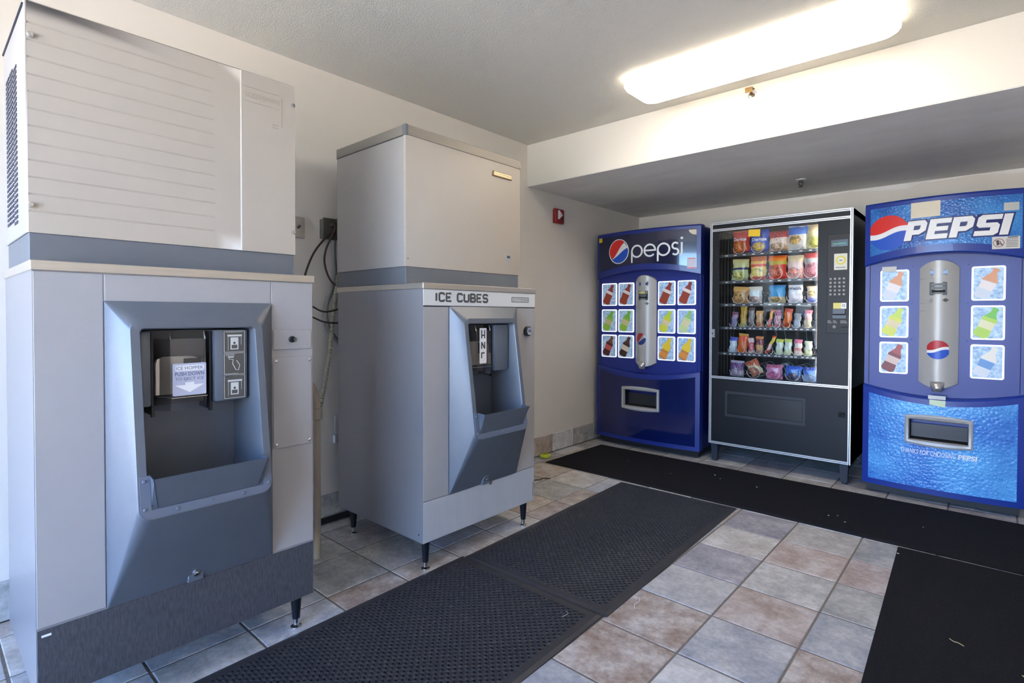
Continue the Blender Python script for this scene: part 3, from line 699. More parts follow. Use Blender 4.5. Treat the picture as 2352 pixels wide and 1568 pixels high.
# ------------------------------------------------------------------ soda machines
def globe(bm_parts, cu, cv, r, fn, style, depth=0.0015):
    """round emblem: red upper part, white wave, blue lower part"""
    red, white, blue = bm_parts
    n = 28
    xs = [-1+2*k/n for k in range(n+1)]
    if style == 'wave':
        lo = lambda x: -0.16+0.30*x*0.55+0.10*math.sin(x*3.0); up = lambda x: 0.14+0.30*x*0.55+0.10*math.sin(x*3.0)
        rot = 0
    else:
        up = lambda x: 0.02+0.10*math.sin(x*2.4)+0.10*(x+1)*0.5; lo = lambda x: -0.06-0.36*(0.5+0.5*x)+0.05*math.sin(x*3)
        rot = math.radians(38)
    c, s = math.cos(rot), math.sin(rot)
    f = lambda u, v, w: fn(cu+(u*c-v*s)*r, cv+(u*s+v*c)*r, w)
    arc = lambda x: math.sqrt(max(0, 1-x*x))
    def strip(bm, a, b, d):
        pts_t = []; pts_b = []
        for x in xs:
            t_, b_ = min(a(x), arc(x)), max(b(x), -arc(x))
            if t_ > b_+1e-4: pts_t.append((x, t_)); pts_b.append((x, b_))
        for k in range(len(pts_t)-1):
            q = [bm.verts.new(f(*pts_b[k], d)), bm.verts.new(f(*pts_b[k+1], d)), bm.verts.new(f(*pts_t[k+1], d)), bm.verts.new(f(*pts_t[k], d))]; bm.faces.new(q)
    strip(red, arc, up, depth); strip(blue, lo, lambda x: -arc(x), depth)
    strip(white, arc, lambda x: -arc(x), depth*0.8)
def bottle_outline(t0, t1, n=12):
    w = lambda t: 0.30 if t < 0.03 else (0.5 if t < 0.10 else (0.5-0.05*math.sin((t-0.1)/0.5*math.pi) if t < 0.6 else (0.5-(t-0.6)/0.25*0.33 if t < 0.85 else (0.17 if t < 0.9 else 0.2))))
    ts = [t0+(t1-t0)*k/n for k in range(n+1)]
    return [(w(t)*0.41, t-0.5) for t in ts]+[(-w(t)*0.41, t-0.5) for t in ts[::-1]]
CARD = mat('lit white card frame', srgb(235, 238, 245), 0.4, emit=((0.95, 0.97, 1, 1), 0.42))
PIC = mat('icy blue picture', srgb(84, 124, 168), 0.4, noise=(55, srgb(190, 214, 232), 0.9), emit=((0.45, 0.62, 0.8, 1), 0.12))
def col(c): 
    k = 'bottle %d %d %d' % c
    c = tuple(int(x*0.86) for x in c); return mat(k, srgb(*c), 0.4, emit=(srgb(*c), 0.12))
BOT = {   # body, label, cap
 'brown': ((158, 66, 44), (236, 222, 220), (146, 64, 56)), 'lime': ((150, 200, 70), (206, 196, 140), (120, 190, 70)),
 'lemon': ((214, 222, 70), (224, 206, 160), (196, 220, 60)), 'pale': ((200, 220, 160), (222, 214, 170), (150, 200, 120)),
 'cola': ((84, 40, 44), (200, 90, 84), (130, 80, 60)), 'root': ((70, 44, 36), (214, 200, 180), (90, 56, 44)),
 'gold': ((206, 136, 70), (226, 150, 70), (240, 208, 60)), 'orange': ((206, 216, 230), (236, 226, 226), (222, 150, 100)),
 'pepper': ((120, 30, 34), (220, 190, 180), (170, 60, 60)), 'green': ((176, 216, 60), (226, 226, 180), (110, 196, 60)), 'water': ((216, 224, 236), (96, 150, 214), (236, 232, 220))}
def soda_machine(v):
    x0, x1, yf = v['x0'], v['x1'], 3.64
    xc, hw = (x0+x1)/2, (x1-x0)/2
    t = thing('soda_vending_machine', v['label'], 'vending machine', (xc, 4.0, 0), 'soda machines')
    zb, zt = 0.062, 1.87
    BLUE = BLUEN if v['kind'] == 'new' else globals()['BLUE']
    t2 = lambda x: 1-((x-xc)/hw)**2
    YH = lambda x: yf-0.075*t2(x)         # header bow
    YL = lambda x: yf-0.045*t2(x)         # lower door bow
    zh = lambda x: 1.468+0.058*t2(x); zl = lambda x: 0.702-0.055*t2(x)
    part('cabinet', BLUED if v['kind'] == 'new' else BLUE, t, (x0+0.004, x1-0.004, yf+0.075, 4.44, zb+0.01, zt-0.01), bev=0.004)
    part('door_edge', BLUE, t, (x0, x1, yf+0.05, yf+0.075, zb, zt), bev=0.003)
    N = 24; X = [x0+(x1-x0)*k/N for k in range(N+1)]
    def solid(name, m, top, bot, Y, par=t, back=yf+0.055, bulge=None):
        bm = bmesh.new(); R = []
        for x in X:
            R.append([bm.verts.new((x, Y(x)+0.010, top(x))), bm.verts.new((x, Y(x), top(x)-0.012)), bm.verts.new((x, Y(x), bot(x)+0.008)), bm.verts.new((x, Y(x)+0.008, bot(x))), bm.verts.new((x, back, bot(x))), bm.verts.new((x, back, top(x)))])
        for a, b in zip(R, R[1:]):
            for k in range(6): bm.faces.new((a[k], a[(k+1) % 6], b[(k+1) % 6], b[k]))
        bm.faces.new(R[0][::-1]); bm.faces.new(R[-1])
        return obj(name, bm, m, par, 30)
    header = solid('header_door', BLUE, lambda x: zt, zh, YH)
    FH = lambda u, vv, w: Vector((u, YH(u)-0.0035-w, vv))
    # printed sheet of the header
    bm = bmesh.new(); R = []
    Xp = [x0+0.03+(x1-x0-0.06)*k/N for k in range(N+1)]
    for x in Xp: R.append((bm.verts.new((x, YH(x)-0.002, zt-0.035)), bm.verts.new((x, YH(x)-0.002, zh(x)+0.052))))
    for a, b in zip(R, R[1:]): bm.faces.new((a[0], a[1], b[1], b[0]))
    hp = obj('header_panel', bm, NAVY if v['kind'] == 'new' else DROPSH, header, 60)
    # recessed middle panel
    ym = yf+0.018
    mid = part('selection_panel', BLUE if v['kind'] == 'new' else mat('mid blue panel', srgb(30, 50, 132), 0.4), t, (x0+0.002, x1-0.002, ym, yf+0.055, 0.60, 1.56))
    for xx in (x0+0.026, x1-0.029): part('panel_seam', DARK, t, (xx, xx+0.003, ym-0.0006, ym, 0.705, 1.475))
    # lower door with a real opening for the delivery port
    px0, px1, pz0, pz1 = v['port']
    xs = sorted([x0+(x1-x0)*k/N for k in range(N+1) if not (px0-0.012 < x0+(x1-x0)*k/N < px0+0.012 or px1-0.012 < x0+(x1-x0)*k/N < px1+0.012)]+[px0, px1])
    def holed(bm, xs, Y, dy, zbot, ztop, inset=0):
        G_ = {}
        zz = [lambda x: zbot, lambda x: pz0, lambda x: pz1, ztop]
        for i, x in enumerate(xs):
            for j, f in enumerate(zz): G_[i, j] = bm.verts.new((x, Y(x)-dy, f(x)))
        for i in range(len(xs)-1):
            for j in range(3):
                if j == 1 and px0-1e-6 <= xs[i] and xs[i+1] <= px1+1e-6: continue
                bm.faces.new((G_[i, j], G_[i+1, j], G_[i+1, j+1], G_[i, j+1]))
        return G_
    bm = bmesh.new(); Gd = holed(bm, xs, YL, 0, zb, lambda x: zl(x)-0.008)
    R = [(Gd[i, 3], bm.verts.new((x, YL(x)+0.008, zl(x))), bm.verts.new((x, ym, zl(x)+0.006))) for i, x in enumerate(xs)]
    B = [(Gd[i, 0], bm.verts.new((x, yf+0.055, zb))) for i, x in enumerate(xs)]
    for a, b in zip(R, R[1:]):
        bm.faces.new((a[0], b[0], b[1], a[1])); bm.faces.new((a[1], b[1], b[2], a[2]))
    for a, b in zip(B, B[1:]): bm.faces.new((a[0], a[1], b[1], b[0]))
    for i in (0, len(xs)-1):
        x = xs[i]; s = [Gd[i, 0], Gd[i, 1], Gd[i, 2], Gd[i, 3], R[i][1], R[i][2], bm.verts.new((x, yf+0.055, 0.7)), B[i][1]]; bm.faces.new(s)
    ld = obj('lower_door', bm, BLUE, t, 30)
    xp = [x for x in xs if x0+0.034 < x < x1-0.034]; xp = [x0+0.034]+xp+[x1-0.034]
    bm = bmesh.new(); holed(bm, xp, YL, 0.002, zb+0.035, lambda x: zl(x)-0.04)
    lp = obj('lower_panel', bm, NAVY2 if v['kind'] == 'new' else DROPS, ld, 60)
    # delivery port: dark well, flap, bowed silver frame
    yb = YL((px0+px1)/2)+0.11
    bm = bmesh.new()
    q = [[bm.verts.new(p) for p in ((x, YL(x), pz0), (x, YL(x), pz1), (x, yb, pz1-0.01), (x, yb, pz0+0.01))] for x in (px0, px1)]
    for k in range(3): bm.faces.new((q[0][(k+1) % 4], q[0][(k+2) % 4], q[1][(k+2) % 4], q[1][(k+1) % 4])) if k != 2 else None
    bm.faces.new(q[0]); bm.faces.new(q[1]); bm.faces.new((q[0][0], q[0][3], q[1][3], q[1][0]))
    obj('delivery_well', bm, DARK, ld, 0)
    part('delivery_flap', mat('smoky flap', srgb(44, 46, 50), 0.25), ld, (px0+0.004, px1-0.004, yb-0.05, yb-0.045, pz0+0.01, pz1-0.03))
    bm = bmesh.new()
    nn = 10
    def loopf(m_, dy, bul):
        o = []
        us = [px0-m_+(px1-px0+2*m_)*k/nn for k in range(nn+1)]
        b_ = lambda u: bul*(1-((u-(px0+px1)/2)/((px1-px0)/2+m_))**2)
        for u in us: o.append(Vector((u, YL(u)-dy, pz0-m_-b_(u))))
        for u in us[::-1]: o.append(Vector((u, YL(u)-dy, pz1+m_+b_(u))))
        return o
    cheek_loft(bm, [loopf(0.024, 0.0, 0.012), loopf(0.022, 0.014, 0.012), loopf(0.014, 0.018, 0.009), loopf(0.004, 0.014, 0.003), loopf(0.0, 0.004, 0), loopf(-0.001, -0.012, 0)])
    obj('port_frame', bm, SILV, ld, 30)
    # control column
    cx, ch = v['col'], 0.095
    yc_ = lambda u: ym-0.012-0.05*(1-u*u)
    ct = lambda u: 1.442+0.046*(1-u*u)**0.8; cbm = lambda u: 0.742-0.034*(1-u*u)
    bm = bmesh.new(); R = []
    for k in range(17):
        u = -1+k/8
        R.append([bm.verts.new(p) for p in ((cx+u*ch, ym+0.002, ct(u)), (cx+u*ch, yc_(u), ct(u)-0.004), (cx+u*ch, yc_(u), cbm(u)+0.004), (cx+u*ch, ym+0.002, cbm(u)))])
    for a, b in zip(R, R[1:]):
        for k in range(3): bm.faces.new((a[k], a[k+1], b[k+1], b[k]))
    bm.faces.new(R[0]); bm.faces.new(R[-1])
    column = obj('control_column', bm, SILV, t, 30)
    FC = lambda u, vv, w: Vector((u, yc_((u-cx)/ch)-0.0008-w, vv))
    for zz in (1.375, 1.225, 1.18):
        bm = bmesh.new(); plate(bm, ribbon([(cx-ch+0.004+k*(2*ch-0.008)/12, zz) for k in range(13)], 0.0022), 0.0004, FC); obj('column_seam', bm, mat('seam grey', srgb(112, 110, 108), 0.6), column, 0)
    bm = bmesh.new(); plate(bm, [rrect(cx-0.043, cx+0.043, 1.395, 1.432, 0.006)], 0.003, FC); dp = obj('display', bm, mat('display bezel', srgb(120, 124, 132), 0.3), column, 0)
    bm = bmesh.new(); plate(bm, [rrect(cx-0.038, cx+0.036, 1.4, 1.422, 0.002)], 0.004, FC); obj('display_window', bm, mat('display blue', srgb(40, 54, 110), 0.2, emit=(srgb(40, 60, 140), 0.15)), column, 0)
    bm = bmesh.new(); plate(bm, [rrect(cx-0.044, cx+0.04, 1.275, 1.352, 0.004)], 0.006, FC); obj('bill_acceptor', bm, mat('bill grey', srgb(54, 54, 54), 0.45), column, 0)
    bm = bmesh.new()
    for za, zb_ in ((1.332, 1.346), (1.308, 1.326), (1.282, 1.289)): plate(bm, [rrect(cx-0.036, cx+0.032, za, zb_, 0.002)], 0.009, FC)
    obj('bill_guide', bm, mat('bill lighter grey', srgb(96, 96, 94), 0.45), column, 0)
    bm = bmesh.new(); plate(bm, [rrect(cx-0.032, cx+0.03, 1.291, 1.304, 0.001)], 0.0095, FC); obj('bill_slot', bm, DARK, column, 0)
    if v['kind'] == 'new':
        bm = bmesh.new(); plate(bm, [rrect(cx-0.036, cx+0.036, 1.33, 1.347, 0.001)], 0.0102, FC); obj('bill_sticker', bm, mat('pale yellow label', srgb(206, 204, 130), 0.6), column, 0)
    c0 = FC(cx-0.034, 1.243, 0)
    bm = bmesh.new(); lathe(bm, c0, (-0.25, -1, 0), [(0, 0.012), (0.004, 0.012), (0.004, 0.009), (0.009, 0.008)], 16); obj('coin_return', bm, CHROME, column)
    bm = bmesh.new(); plate(bm, [rrect(cx+0.018, cx+0.05, 1.242, 1.247, 0.001), ], 0.002, FC); plate(bm, [circ(cx+0.034, 1.2445, 0.011, 14)], 0.001, FC); obj('coin_slot', bm, mat('slot grey', srgb(90, 88, 86), 0.5), column, 0)
    gb = [bmesh.new() for _ in range(3)]
    if v['kind'] == 'new': globe(gb, cx-0.022, 0.945, 0.05, FC, 'smile'); cols = (MAROON, WHITE, mat('logo navy', srgb(40, 58, 120), 0.4))
    else: globe(gb, cx, 0.945, 0.057, FC, 'wave'); cols = (MAROON, WHITE, LBLUE)
    for nm, b, m_ in zip(('emblem_red', 'emblem_white', 'emblem_blue'), gb, cols): obj(nm, b, m_, column, 0)
    bm = bmesh.new()
    c0 = Vector((cx+(-0.01 if v['kind'] == 'new' else 0), yc_(0)+0.012, 0.727))
    prev = None
    for a, b_, zz in ((0.034, 0.018, 0.026), (0.036, 0.034, 0.012), (0.034, 0.042, -0.006), (0.029, 0.04, -0.022), (0.024, 0.03, -0.034)):
        rg = [bm.verts.new(c0+Vector((a*math.cos(k/12*math.pi), -b_*math.sin(k/12*math.pi), zz))) for k in range(13)]
        if prev:
            for k in range(12): bm.faces.new((prev[k], prev[k+1], rg[k+1], rg[k]))
        else: pass
        prev = rg
    bm.faces.new(prev)
    cup = obj('coin_cup', bm, SILV, column, 50); cup.data.materials[0] = mat('coin cup silver', srgb(186, 184, 180), 0.25, metal=0.7)
    # selection buttons: white lit card, icy picture, tilted bottle with label and cap
    for (bx, bz, kind) in v['buttons']:
        bw, bh = v['bw']/2, 0.1
        f = lambda u, vv, w: Vector((u, ym-w, vv))
        bm = bmesh.new(); plate(bm, [rrect(bx-bw, bx+bw, bz-bh, bz+bh, 0.012)], 0.009, f); bt = obj('selection_button', bm, CARD, t, 0)
        f2 = lambda u, vv, w: Vector((u, ym-0.009-w, vv))
        bm = bmesh.new(); plate(bm, [rrect(bx-bw+0.009, bx+bw-0.009, bz-bh+0.008, bz+bh-0.009, 0.008)], 0.0008, f2); obj('picture', bm, PIC, bt, 0)
        a = math.radians(-24); ca, sa = math.cos(a), math.sin(a)
        H = 0.184; big = kind in ('orange', 'gold', 'water')
        g = lambda d: (lambda u, vv, w: f2(bx+(u*ca-vv*sa)*H*0.98, bz+(u*sa+vv*ca)*H, d+w))
        body, lab, cap = BOT[kind]
        bm = bmesh.new(); plate(bm, [bottle_outline(0.0, 0.9)], 0.0008, g(0.001)); obj('bottle', bm, col(body), bt, 0)
        bm = bmesh.new(); plate(bm, [bottle_outline(*((0.52, 0.66) if kind == 'brown' else (0.1, 0.3) if kind == 'gold' else (0.3, 0.54)))], 0.0005, g(0.0018)); obj('bottle_label', bm, col(lab), bt, 0)
        bm = bmesh.new(); plate(bm, [bottle_outline(0.66 if not big else (0.42 if kind == 'gold' else 0.56), 1.0)], 0.0005, g(0.0018)); obj('bottle_top', bm, col(cap), bt, 0)
        bm = bmesh.new(); plate(bm, [rrect(bx+bw*0.3, bx+bw*0.78, bz-bh+0.012, bz-bh+0.022, 0.002)], 0.0005, g(0) if False else f2); obj('caption_mark', bm, mat('dark navy ink', srgb(50, 62, 96), 0.5), bt, 0)
    # plinth and feet
    part('kickplate', BLACK, t, (x0+0.02, x1-0.02, yf+0.03, yf+0.05, 0.012, zb+0.002), (x0+0.02, x1-0.02, yf+0.05, 4.4, 0.022, zb+0.01))
    for xx in (x0+0.06, x1-0.06):
        for yy in (yf+0.09, 4.36):
            bm = bmesh.new(); cyl(bm, (xx, yy, 0), (xx, yy, 0.03), 0.022, n=12); obj('foot', bm, BLACK, t)
    return t, header, ld, column, FH, (lambda u, vv, w: Vector((u, YL(u)-0.0035-w, vv))), x0, x1

def arcpts(cx, cy, r, a0, a1, n=18): return [(cx+r*math.cos(math.radians(a0+(a1-a0)*k/n)), cy+r*math.sin(math.radians(a0+(a1-a0)*k/n))) for k in range(n+1)]
P1B = []
for bz, kinds in ((1.33, ('brown', 'brown', 'brown', 'brown')), (1.097, ('lime', 'lime', 'lemon', 'pale')), (0.872, ('cola', 'root', 'gold', 'gold'))):
    for bx, k in zip((-0.560, -0.389, -0.010, 0.163), kinds): P1B.append((bx, bz, k))
t, header, ld, column, FH, FL, x0, x1 = soda_machine(dict(kind='new', x0=-0.677, x1=0.283, label='dark blue soda machine in the corner with twelve lit drink buttons', port=(-0.372, -0.066, 0.368, 0.505), col=-0.196, bw=0.152, buttons=P1B))
gb = [bmesh.new() for _ in range(3)]
globe(gb, -0.424, 1.698, 0.1, FH, 'smile', 0.002)
bm = gb[1]; plate(bm, [circ(-0.424, 1.698, 0.107, 36), circ(-0.424, 1.698, 0.098, 36)], 0.001, FH)
for nm, b, m_ in zip(('emblem_red', 'emblem_white', 'emblem_blue'), gb, (RED, WHITE, LBLUE)): obj(nm, b, m_, header, 0)
# lower-case word drawn as round strokes
bm = bmesh.new(); s = 0.0145; r = 0.048; zc = 1.685
def stroke(pts, closed=False): plate(bm, ribbon(pts, s, closed), 0.002, FH)
def ring_(cx): plate(bm, [circ(cx, zc, r+s/2, 28), circ(cx, zc, r-s/2, 28)], 0.002, FH)
xp = -0.238
ring_(xp); stroke([(xp-r, zc), (xp-r, zc-0.095)])
xe = xp+0.118
stroke(arcpts(xe, zc, r, 0, 318, 26)); stroke([(xe-r, zc), (xe+r+s/2, zc)])
xp2 = xe+0.118
ring_(xp2); stroke([(xp2-r, zc), (xp2-r, zc-0.095)])
xs2 = xp2+0.095
stroke(arcpts(xs2, zc+0.024, 0.024, 35, 270, 14)+arcpts(xs2, zc-0.024, 0.024, 90, -145, 14)[1:])
xi = xs2+0.05
stroke([(xi, zc-r-0.006), (xi, zc+r)]); plate(bm, [circ(xi, zc+0.082, 0.0105, 14)], 0.002, FH)
obj('lettering', bm, WHITE, header, 0)
bm = bmesh.new(); plate(bm, [rrect(-0.655, -0.615, 1.796, 1.834, 0.002)], 0.001, FH); obj('yellow_sticker', bm, YELLOW, header, 0)
bm = bmesh.new(); plate(bm, [rrect(0.185, 0.248, 1.52, 1.605, 0.002)], 0.001, FH); st = obj('notice_sticker', bm, mat('pale pink notice', srgb(206, 200, 214), 0.6), header, 0)
bm = bmesh.new(); plate(bm, [rrect(0.187, 0.246, 1.597, 1.603, 0.001)], 0.0014, FH); plate(bm, [rrect(0.187, 0.246, 1.522, 1.528, 0.001)], 0.0014, FH); obj('notice_stripe', bm, RED, header, 0)
bm = bmesh.new(); plate(bm, [[(0.195, 1.828), (0.252, 1.828), (0.252, 1.786)]+[(0.252-0.057*math.sin(math.radians(a)), 1.828-0.042*math.cos(math.radians(a))) for a in (20, 40, 60, 75)]], 0.001, FH); obj('corner_sticker', bm, CREAM, header, 0)

P2B = [(1.545, 1.34, 'orange'), (1.995, 1.34, 'orange'), (1.545, 1.111, 'lemon'), (1.995, 1.111, 'green'), (1.545, 0.882, 'pepper'), (1.995, 0.882, 'water')]
t, header, ld, column, FH, FL, x0, x1 = soda_machine(dict(kind='old', x0=1.385, x1=2.165, label='bright blue soda machine with water drop graphics and six drink buttons', port=(1.637, 1.917, 0.388, 0.512), col=1.770, bw=0.15, buttons=P2B))
gb = [bmesh.new() for _ in range(3)]
globe(gb, 1.516, 1.672, 0.108, FH, 'wave', 0.003)
for nm, b, m_ in zip(('emblem_red', 'emblem_white', 'emblem_blue'), gb, (RED, WHITE, LBLUE)): obj(nm, b, m_, header, 0)
# slanted block capitals
SH = 0.20
def slant(base):
    def f(u, v, w): return FH(base+u+SH*v, 1.61+v, w)
    return f
Hh = 0.118
def capP(bm, base, k, d, g=0.0):
    plate(bm, [[(0-g, 0-g), (0.036+g, 0-g), (0.036+g, 0.034-g), (0.07+g*.6, 0.034-g), (0.098+g, 0.056-g), (0.098+g, 0.1+g), (0.082+g, Hh+g), (0-g, Hh+g)]]+([[(0.036, 0.062), (0.062, 0.062), (0.068, 0.068), (0.068, 0.088), (0.036, 0.088)]] if not g else []), d, slant(base))
def capE(bm, base, d, g=0.0):
    plate(bm, [[(0-g, 0-g), (0.1+g, 0-g), (0.1+g, 0.028+g), (0.036, 0.028+g), (0.036, 0.046-g), (0.094+g, 0.046-g), (0.094+g, 0.072+g), (0.036, 0.072+g), (0.036, 0.09-g), (0.102+g, 0.09-g), (0.102+g, Hh+g), (0-g, Hh+g)]] if not g else [[(0-g, 0-g), (0.1+g, 0-g), (0.102+g, Hh+g), (0-g, Hh+g)]], d, slant(base))
def capS(bm, base, d, g=0.0):
    plate(bm, [[(0-g, 0-g), (0.086+g, 0-g), (0.104+g, 0.014), (0.104+g, 0.058), (0.09+g, 0.072), (0.04, 0.072), (0.04, 0.09), (0.106+g, 0.09-g), (0.106+g, Hh+g), (0.018-g, Hh+g), (0.002-g, 0.104), (0.002-g, 0.06), (0.016-g, 0.046), (0.066, 0.046), (0.066, 0.028), (0-g, 0.028+g)]] if not g else [[(0-g, 0-g), (0.104+g, 0-g), (0.106+g, Hh+g), (0-g, Hh+g)]], d, slant(base))
def capI(bm, base, d, g=0.0):
    plate(bm, [[(0-g, 0-g), (0.038+g, 0-g), (0.038+g, Hh+g), (0-g, Hh+g)]], d, slant(base))
bases = (1.597, 1.706, 1.815, 1.925, 2.037)
for nm, m_, d, g in (('letter_shadow', mat('letter outline navy', srgb(24, 36, 100), 0.4), 0.002, 0.007), ('lettering', WHITE, 0.004, 0.0)):
    bm = bmesh.new()
    capP(bm, bases[0], 0, d, g); capE(bm, bases[1], d, g); capP(bm, bases[2], 0, d, g); capS(bm, bases[3], d, g); capI(bm, bases[4], d, g)
    obj(nm, bm, m_, header, 0)
bm = bmesh.new(); plate(bm, [rrect(1.632, 1.775, 1.745, 1.838, 0.002)], 0.0015, FH); obj('paper_notice', bm, CREAM, header, 0)
bm = bmesh.new(); plate(bm, [rrect(2.055, 2.12, 1.745, 1.79, 0.002)], 0.0012, FH); obj('price_sticker', bm, mat('grey white sticker', srgb(196, 196, 190), 0.6), header, 0)
bm = bmesh.new(); plate(bm, [rrect(2.008, 2.126, 1.53, 1.60, 0.002)], 0.0012, FH); ws = obj('warning_sticker', bm, mat('warning white', srgb(216, 212, 204), 0.6), header, 0)
bm = bmesh.new()
plate(bm, [circ(2.036, 1.565, 0.024, 20), circ(2.036, 1.565, 0.0215, 20)], 0.0018, FH); plate(bm, ribbon([(2.019, 1.582), (2.053, 1.548)], 0.0025), 0.0018, FH)
obj('warning_ring', bm, mat('warning maroon', srgb(120, 40, 40), 0.5), header, 0)
bm = bmesh.new()
plate(bm, [[(2.028, 1.55), (2.04, 1.554), (2.036, 1.582), (2.025, 1.578)]], 0.0016, FH); plate(bm, ribbon([(2.04, 1.575), (2.046, 1.562), (2.052, 1.552)], 0.004), 0.0016, FH)
for k in range(6): plate(bm, [rrect(2.068, 2.118, 1.54+k*0.0085, 1.5425+k*0.0085, 0.0005)], 0.0016, FH)
plate(bm, [rrect(2.074, 2.118, 1.592, 1.597, 0.0005)], 0.0016, FH)
obj('warning_print', bm, GREYTXT, header, 0)
bm = bmesh.new(); plate(bm, [rrect(1.48, 1.557, 1.43, 1.462, 0.002)], 0.001, FY(3.64)); obj('button_tape', bm, mat('grey white sticker', srgb(196, 196, 190), 0.6), t, 0)
bm = bmesh.new(); plate(bm, [[(1.735, 0.612), (1.81, 0.6), (1.812, 0.64), (1.735, 0.642)]], 0.001, FL); obj('paper_tag', bm, mat('pale green paper', srgb(206, 222, 190), 0.7), ld, 0)
bm = bmesh.new(); plate(bm, [rrect(1.728, 1.812, 0.645, 0.668, 0.002)], 0.0012, lambda u, v, w: FL(u, v, w+0.002) if v < 0.64 else Vector((u, 3.594-w, v))); obj('silver_tape', bm, SILV, ld, 0)
S2 = lambda u, v, w: FL(u+0.12*(v-0.3), v, w)
text_part('THANKS FOR CHOOSING', WHITE, ld, S2, 1.592, 1.862, 0.3, 0.33, 0.001, bold=0.0)
text_part('PEPSI', WHITE, ld, S2, 1.872, 1.957, 0.3, 0.33, 0.001, bold=0.035)
for z in (0.78, 1.0, 1.226, 1.455):
    for x in (1.635, 1.905): screw(t, (x, 3.658, z), (0, -1, 0), 0.004, m=BLUE)

# ------------------------------------------------------------------ snack machine
def snack_machine():
    x0, x1, yf = 0.34, 1.31, 3.69
    t = thing('snack_vending_machine', 'black snack vending machine with glass front between the two blue machines', 'vending machine', (0.825, 4.05, 0))
    g0, g1, gz0, gz1 = 0.405, 1.098, 0.675, 1.80
    part('cabinet', VBLACK, t, (x0, x0+0.03, yf+0.03, 4.45, 0.14, 1.872), (x1-0.16, x1, yf+0.03, 4.45, 0.14, 1.872), (x0, x1, yf+0.03, 4.45, 1.83, 1.872), (x0, x1, yf+0.03, 4.45, 0.14, 0.655), (x0, x1, 4.42, 4.45, 0.14, 1.872))
    part('door_frame', VPANEL, t, (x0+0.004, g0, yf, yf+0.028, 0.655, 1.815), (g1, x1-0.004, yf, yf+0.028, 0.655, 1.815), (g0, g1, yf, yf+0.028, gz1, 1.815), (g0, g1, yf, yf+0.028, 0.655, gz0), (x0+0.004, x1-0.004, yf, yf+0.028, 1.815, 1.87))
    lowp = part('lower_panel', VPANEL, t, (x0+0.004, x1-0.004, yf, yf+0.028, 0.142, 0.652))
    # double aluminium trims
    def dbl(h, a, b, z):
        if h: return part('trim_strip', TRIM, t, (a, b, yf-0.006, yf, z-0.009, z-0.002), (a, b, yf-0.006, yf, z+0.002, z+0.009))
        return part('trim_strip', TRIM, t, (z-0.009, z-0.002, yf-0.0065, yf, a, b), (z+0.002, z+0.009, yf-0.0065, yf, a, b))
    for z in (0.149, 0.664, 1.812, 1.864): dbl(True, x0+0.018, x1-0.018, z)
    for x in (x0+0.009, x1-0.009): dbl(False, 0.14, 1.873, x)
    part('glass', GLASS, t, (g0+0.001, g1-0.001, yf+0.008, yf+0.012, gz0, gz1))
    part('interior_lining', mat('interior black lining', srgb(26, 26, 28), 0.5), t, (x0+0.031, x0+0.034, yf+0.03, 4.415, 0.655, 1.828), (1.146, 1.149, yf+0.03, 4.415, 0.655, 1.828), (x0+0.031, 1.149, 4.412, 4.418, 0.655, 1.828))
    part('lining_rib', mat('interior rib grey', srgb(70, 70, 72), 0.5), t, *[(x0+0.034, x0+0.04, 3.76+k*0.07, 3.775+k*0.07, 0.66, 1.82) for k in range(6)])
    lampm = mat('interior lamp', srgb(255, 255, 255), 0.4, emit=((1, 0.97, 0.92, 1), 11))
    bm = bmesh.new(); cyl(bm, (1.122, yf+0.05, 0.72), (1.122, yf+0.05, 1.79), 0.011, n=12); obj('interior_lamp', bm, lampm, t)
    # trays with price strip
    trays = (1.622, 1.414, 1.236, 1.055, 0.853, 0.668)
    TRAY = mat('tray grey', srgb(60, 60, 62), 0.4); TAG = mat('price tag white', srgb(206, 204, 200), 0.6)
    rt = random.Random(5)
    for i, z in enumerate(trays):
        tr = part('tray', TRAY, t, (0.385, 1.13, 3.765, 4.38, z-0.004, z), (0.385, 1.13, 3.76, 3.765, z-0.018, z+0.004))
        n = 10 if i < 3 else 18
        if i < 5:
            for k in range(n):
                x = 0.43+k*(0.66/n)+rt.uniform(-0.006, 0.006)
                part('price_tag', TAG, tr, (x, x+(0.02 if i < 3 else 0.017), 3.7585, 3.76, z-0.011, z-0.003), smooth=0)
    # control column on the right
    cp = part('control_panel', VGREY, t, (1.158, 1.293, yf-0.004, yf, 1.028, 1.706), bev=0.002)
    S = FY(yf-0.004)
    bm = bmesh.new(); plate(bm, [rrect(1.18, 1.28, 1.62, 1.665, 0.002)], 0.001, S); dsp = obj('display', bm, mat('display glass', srgb(24, 30, 30), 0.15), cp, 0)
    bm = bmesh.new(); plate(bm, [rrect(1.19, 1.212, 1.636, 1.641, 0.0005)], 0.0015, S); plate(bm, [rrect(1.216, 1.268, 1.636, 1.642, 0.0005)], 0.0015, S); obj('display_readout', bm, mat('green readout', srgb(40, 120, 90), 0.3, emit=(srgb(40, 150, 110), 0.3)), cp, 0)
    bm = bmesh.new(); plate(bm, [rrect(1.199, 1.277, 1.46, 1.57, 0.001)], 0.0012, S); cd = obj('price_card', bm, mat('card white', srgb(226, 222, 206), 0.6), cp, 0)
    bm = bmesh.new(); plate(bm, [circ(1.239, 1.525, 0.031, 24), circ(1.239, 1.525, 0.020, 24)], 0.0017, S); obj('card_ring', bm, mat('card yellow', srgb(226, 208, 90), 0.6), cp, 0)
    bm = bmesh.new(); plate(bm, [rrect(1.21, 1.266, 1.474, 1.478, 0.0005)], 0.0017, S); plate(bm, [rrect(1.23, 1.248, 1.522, 1.527, 0.0005)], 0.0017, S); obj('card_print', bm, GREYTXT, cp, 0)
    KEY = mat('grey key', srgb(150, 146, 140), 0.4)
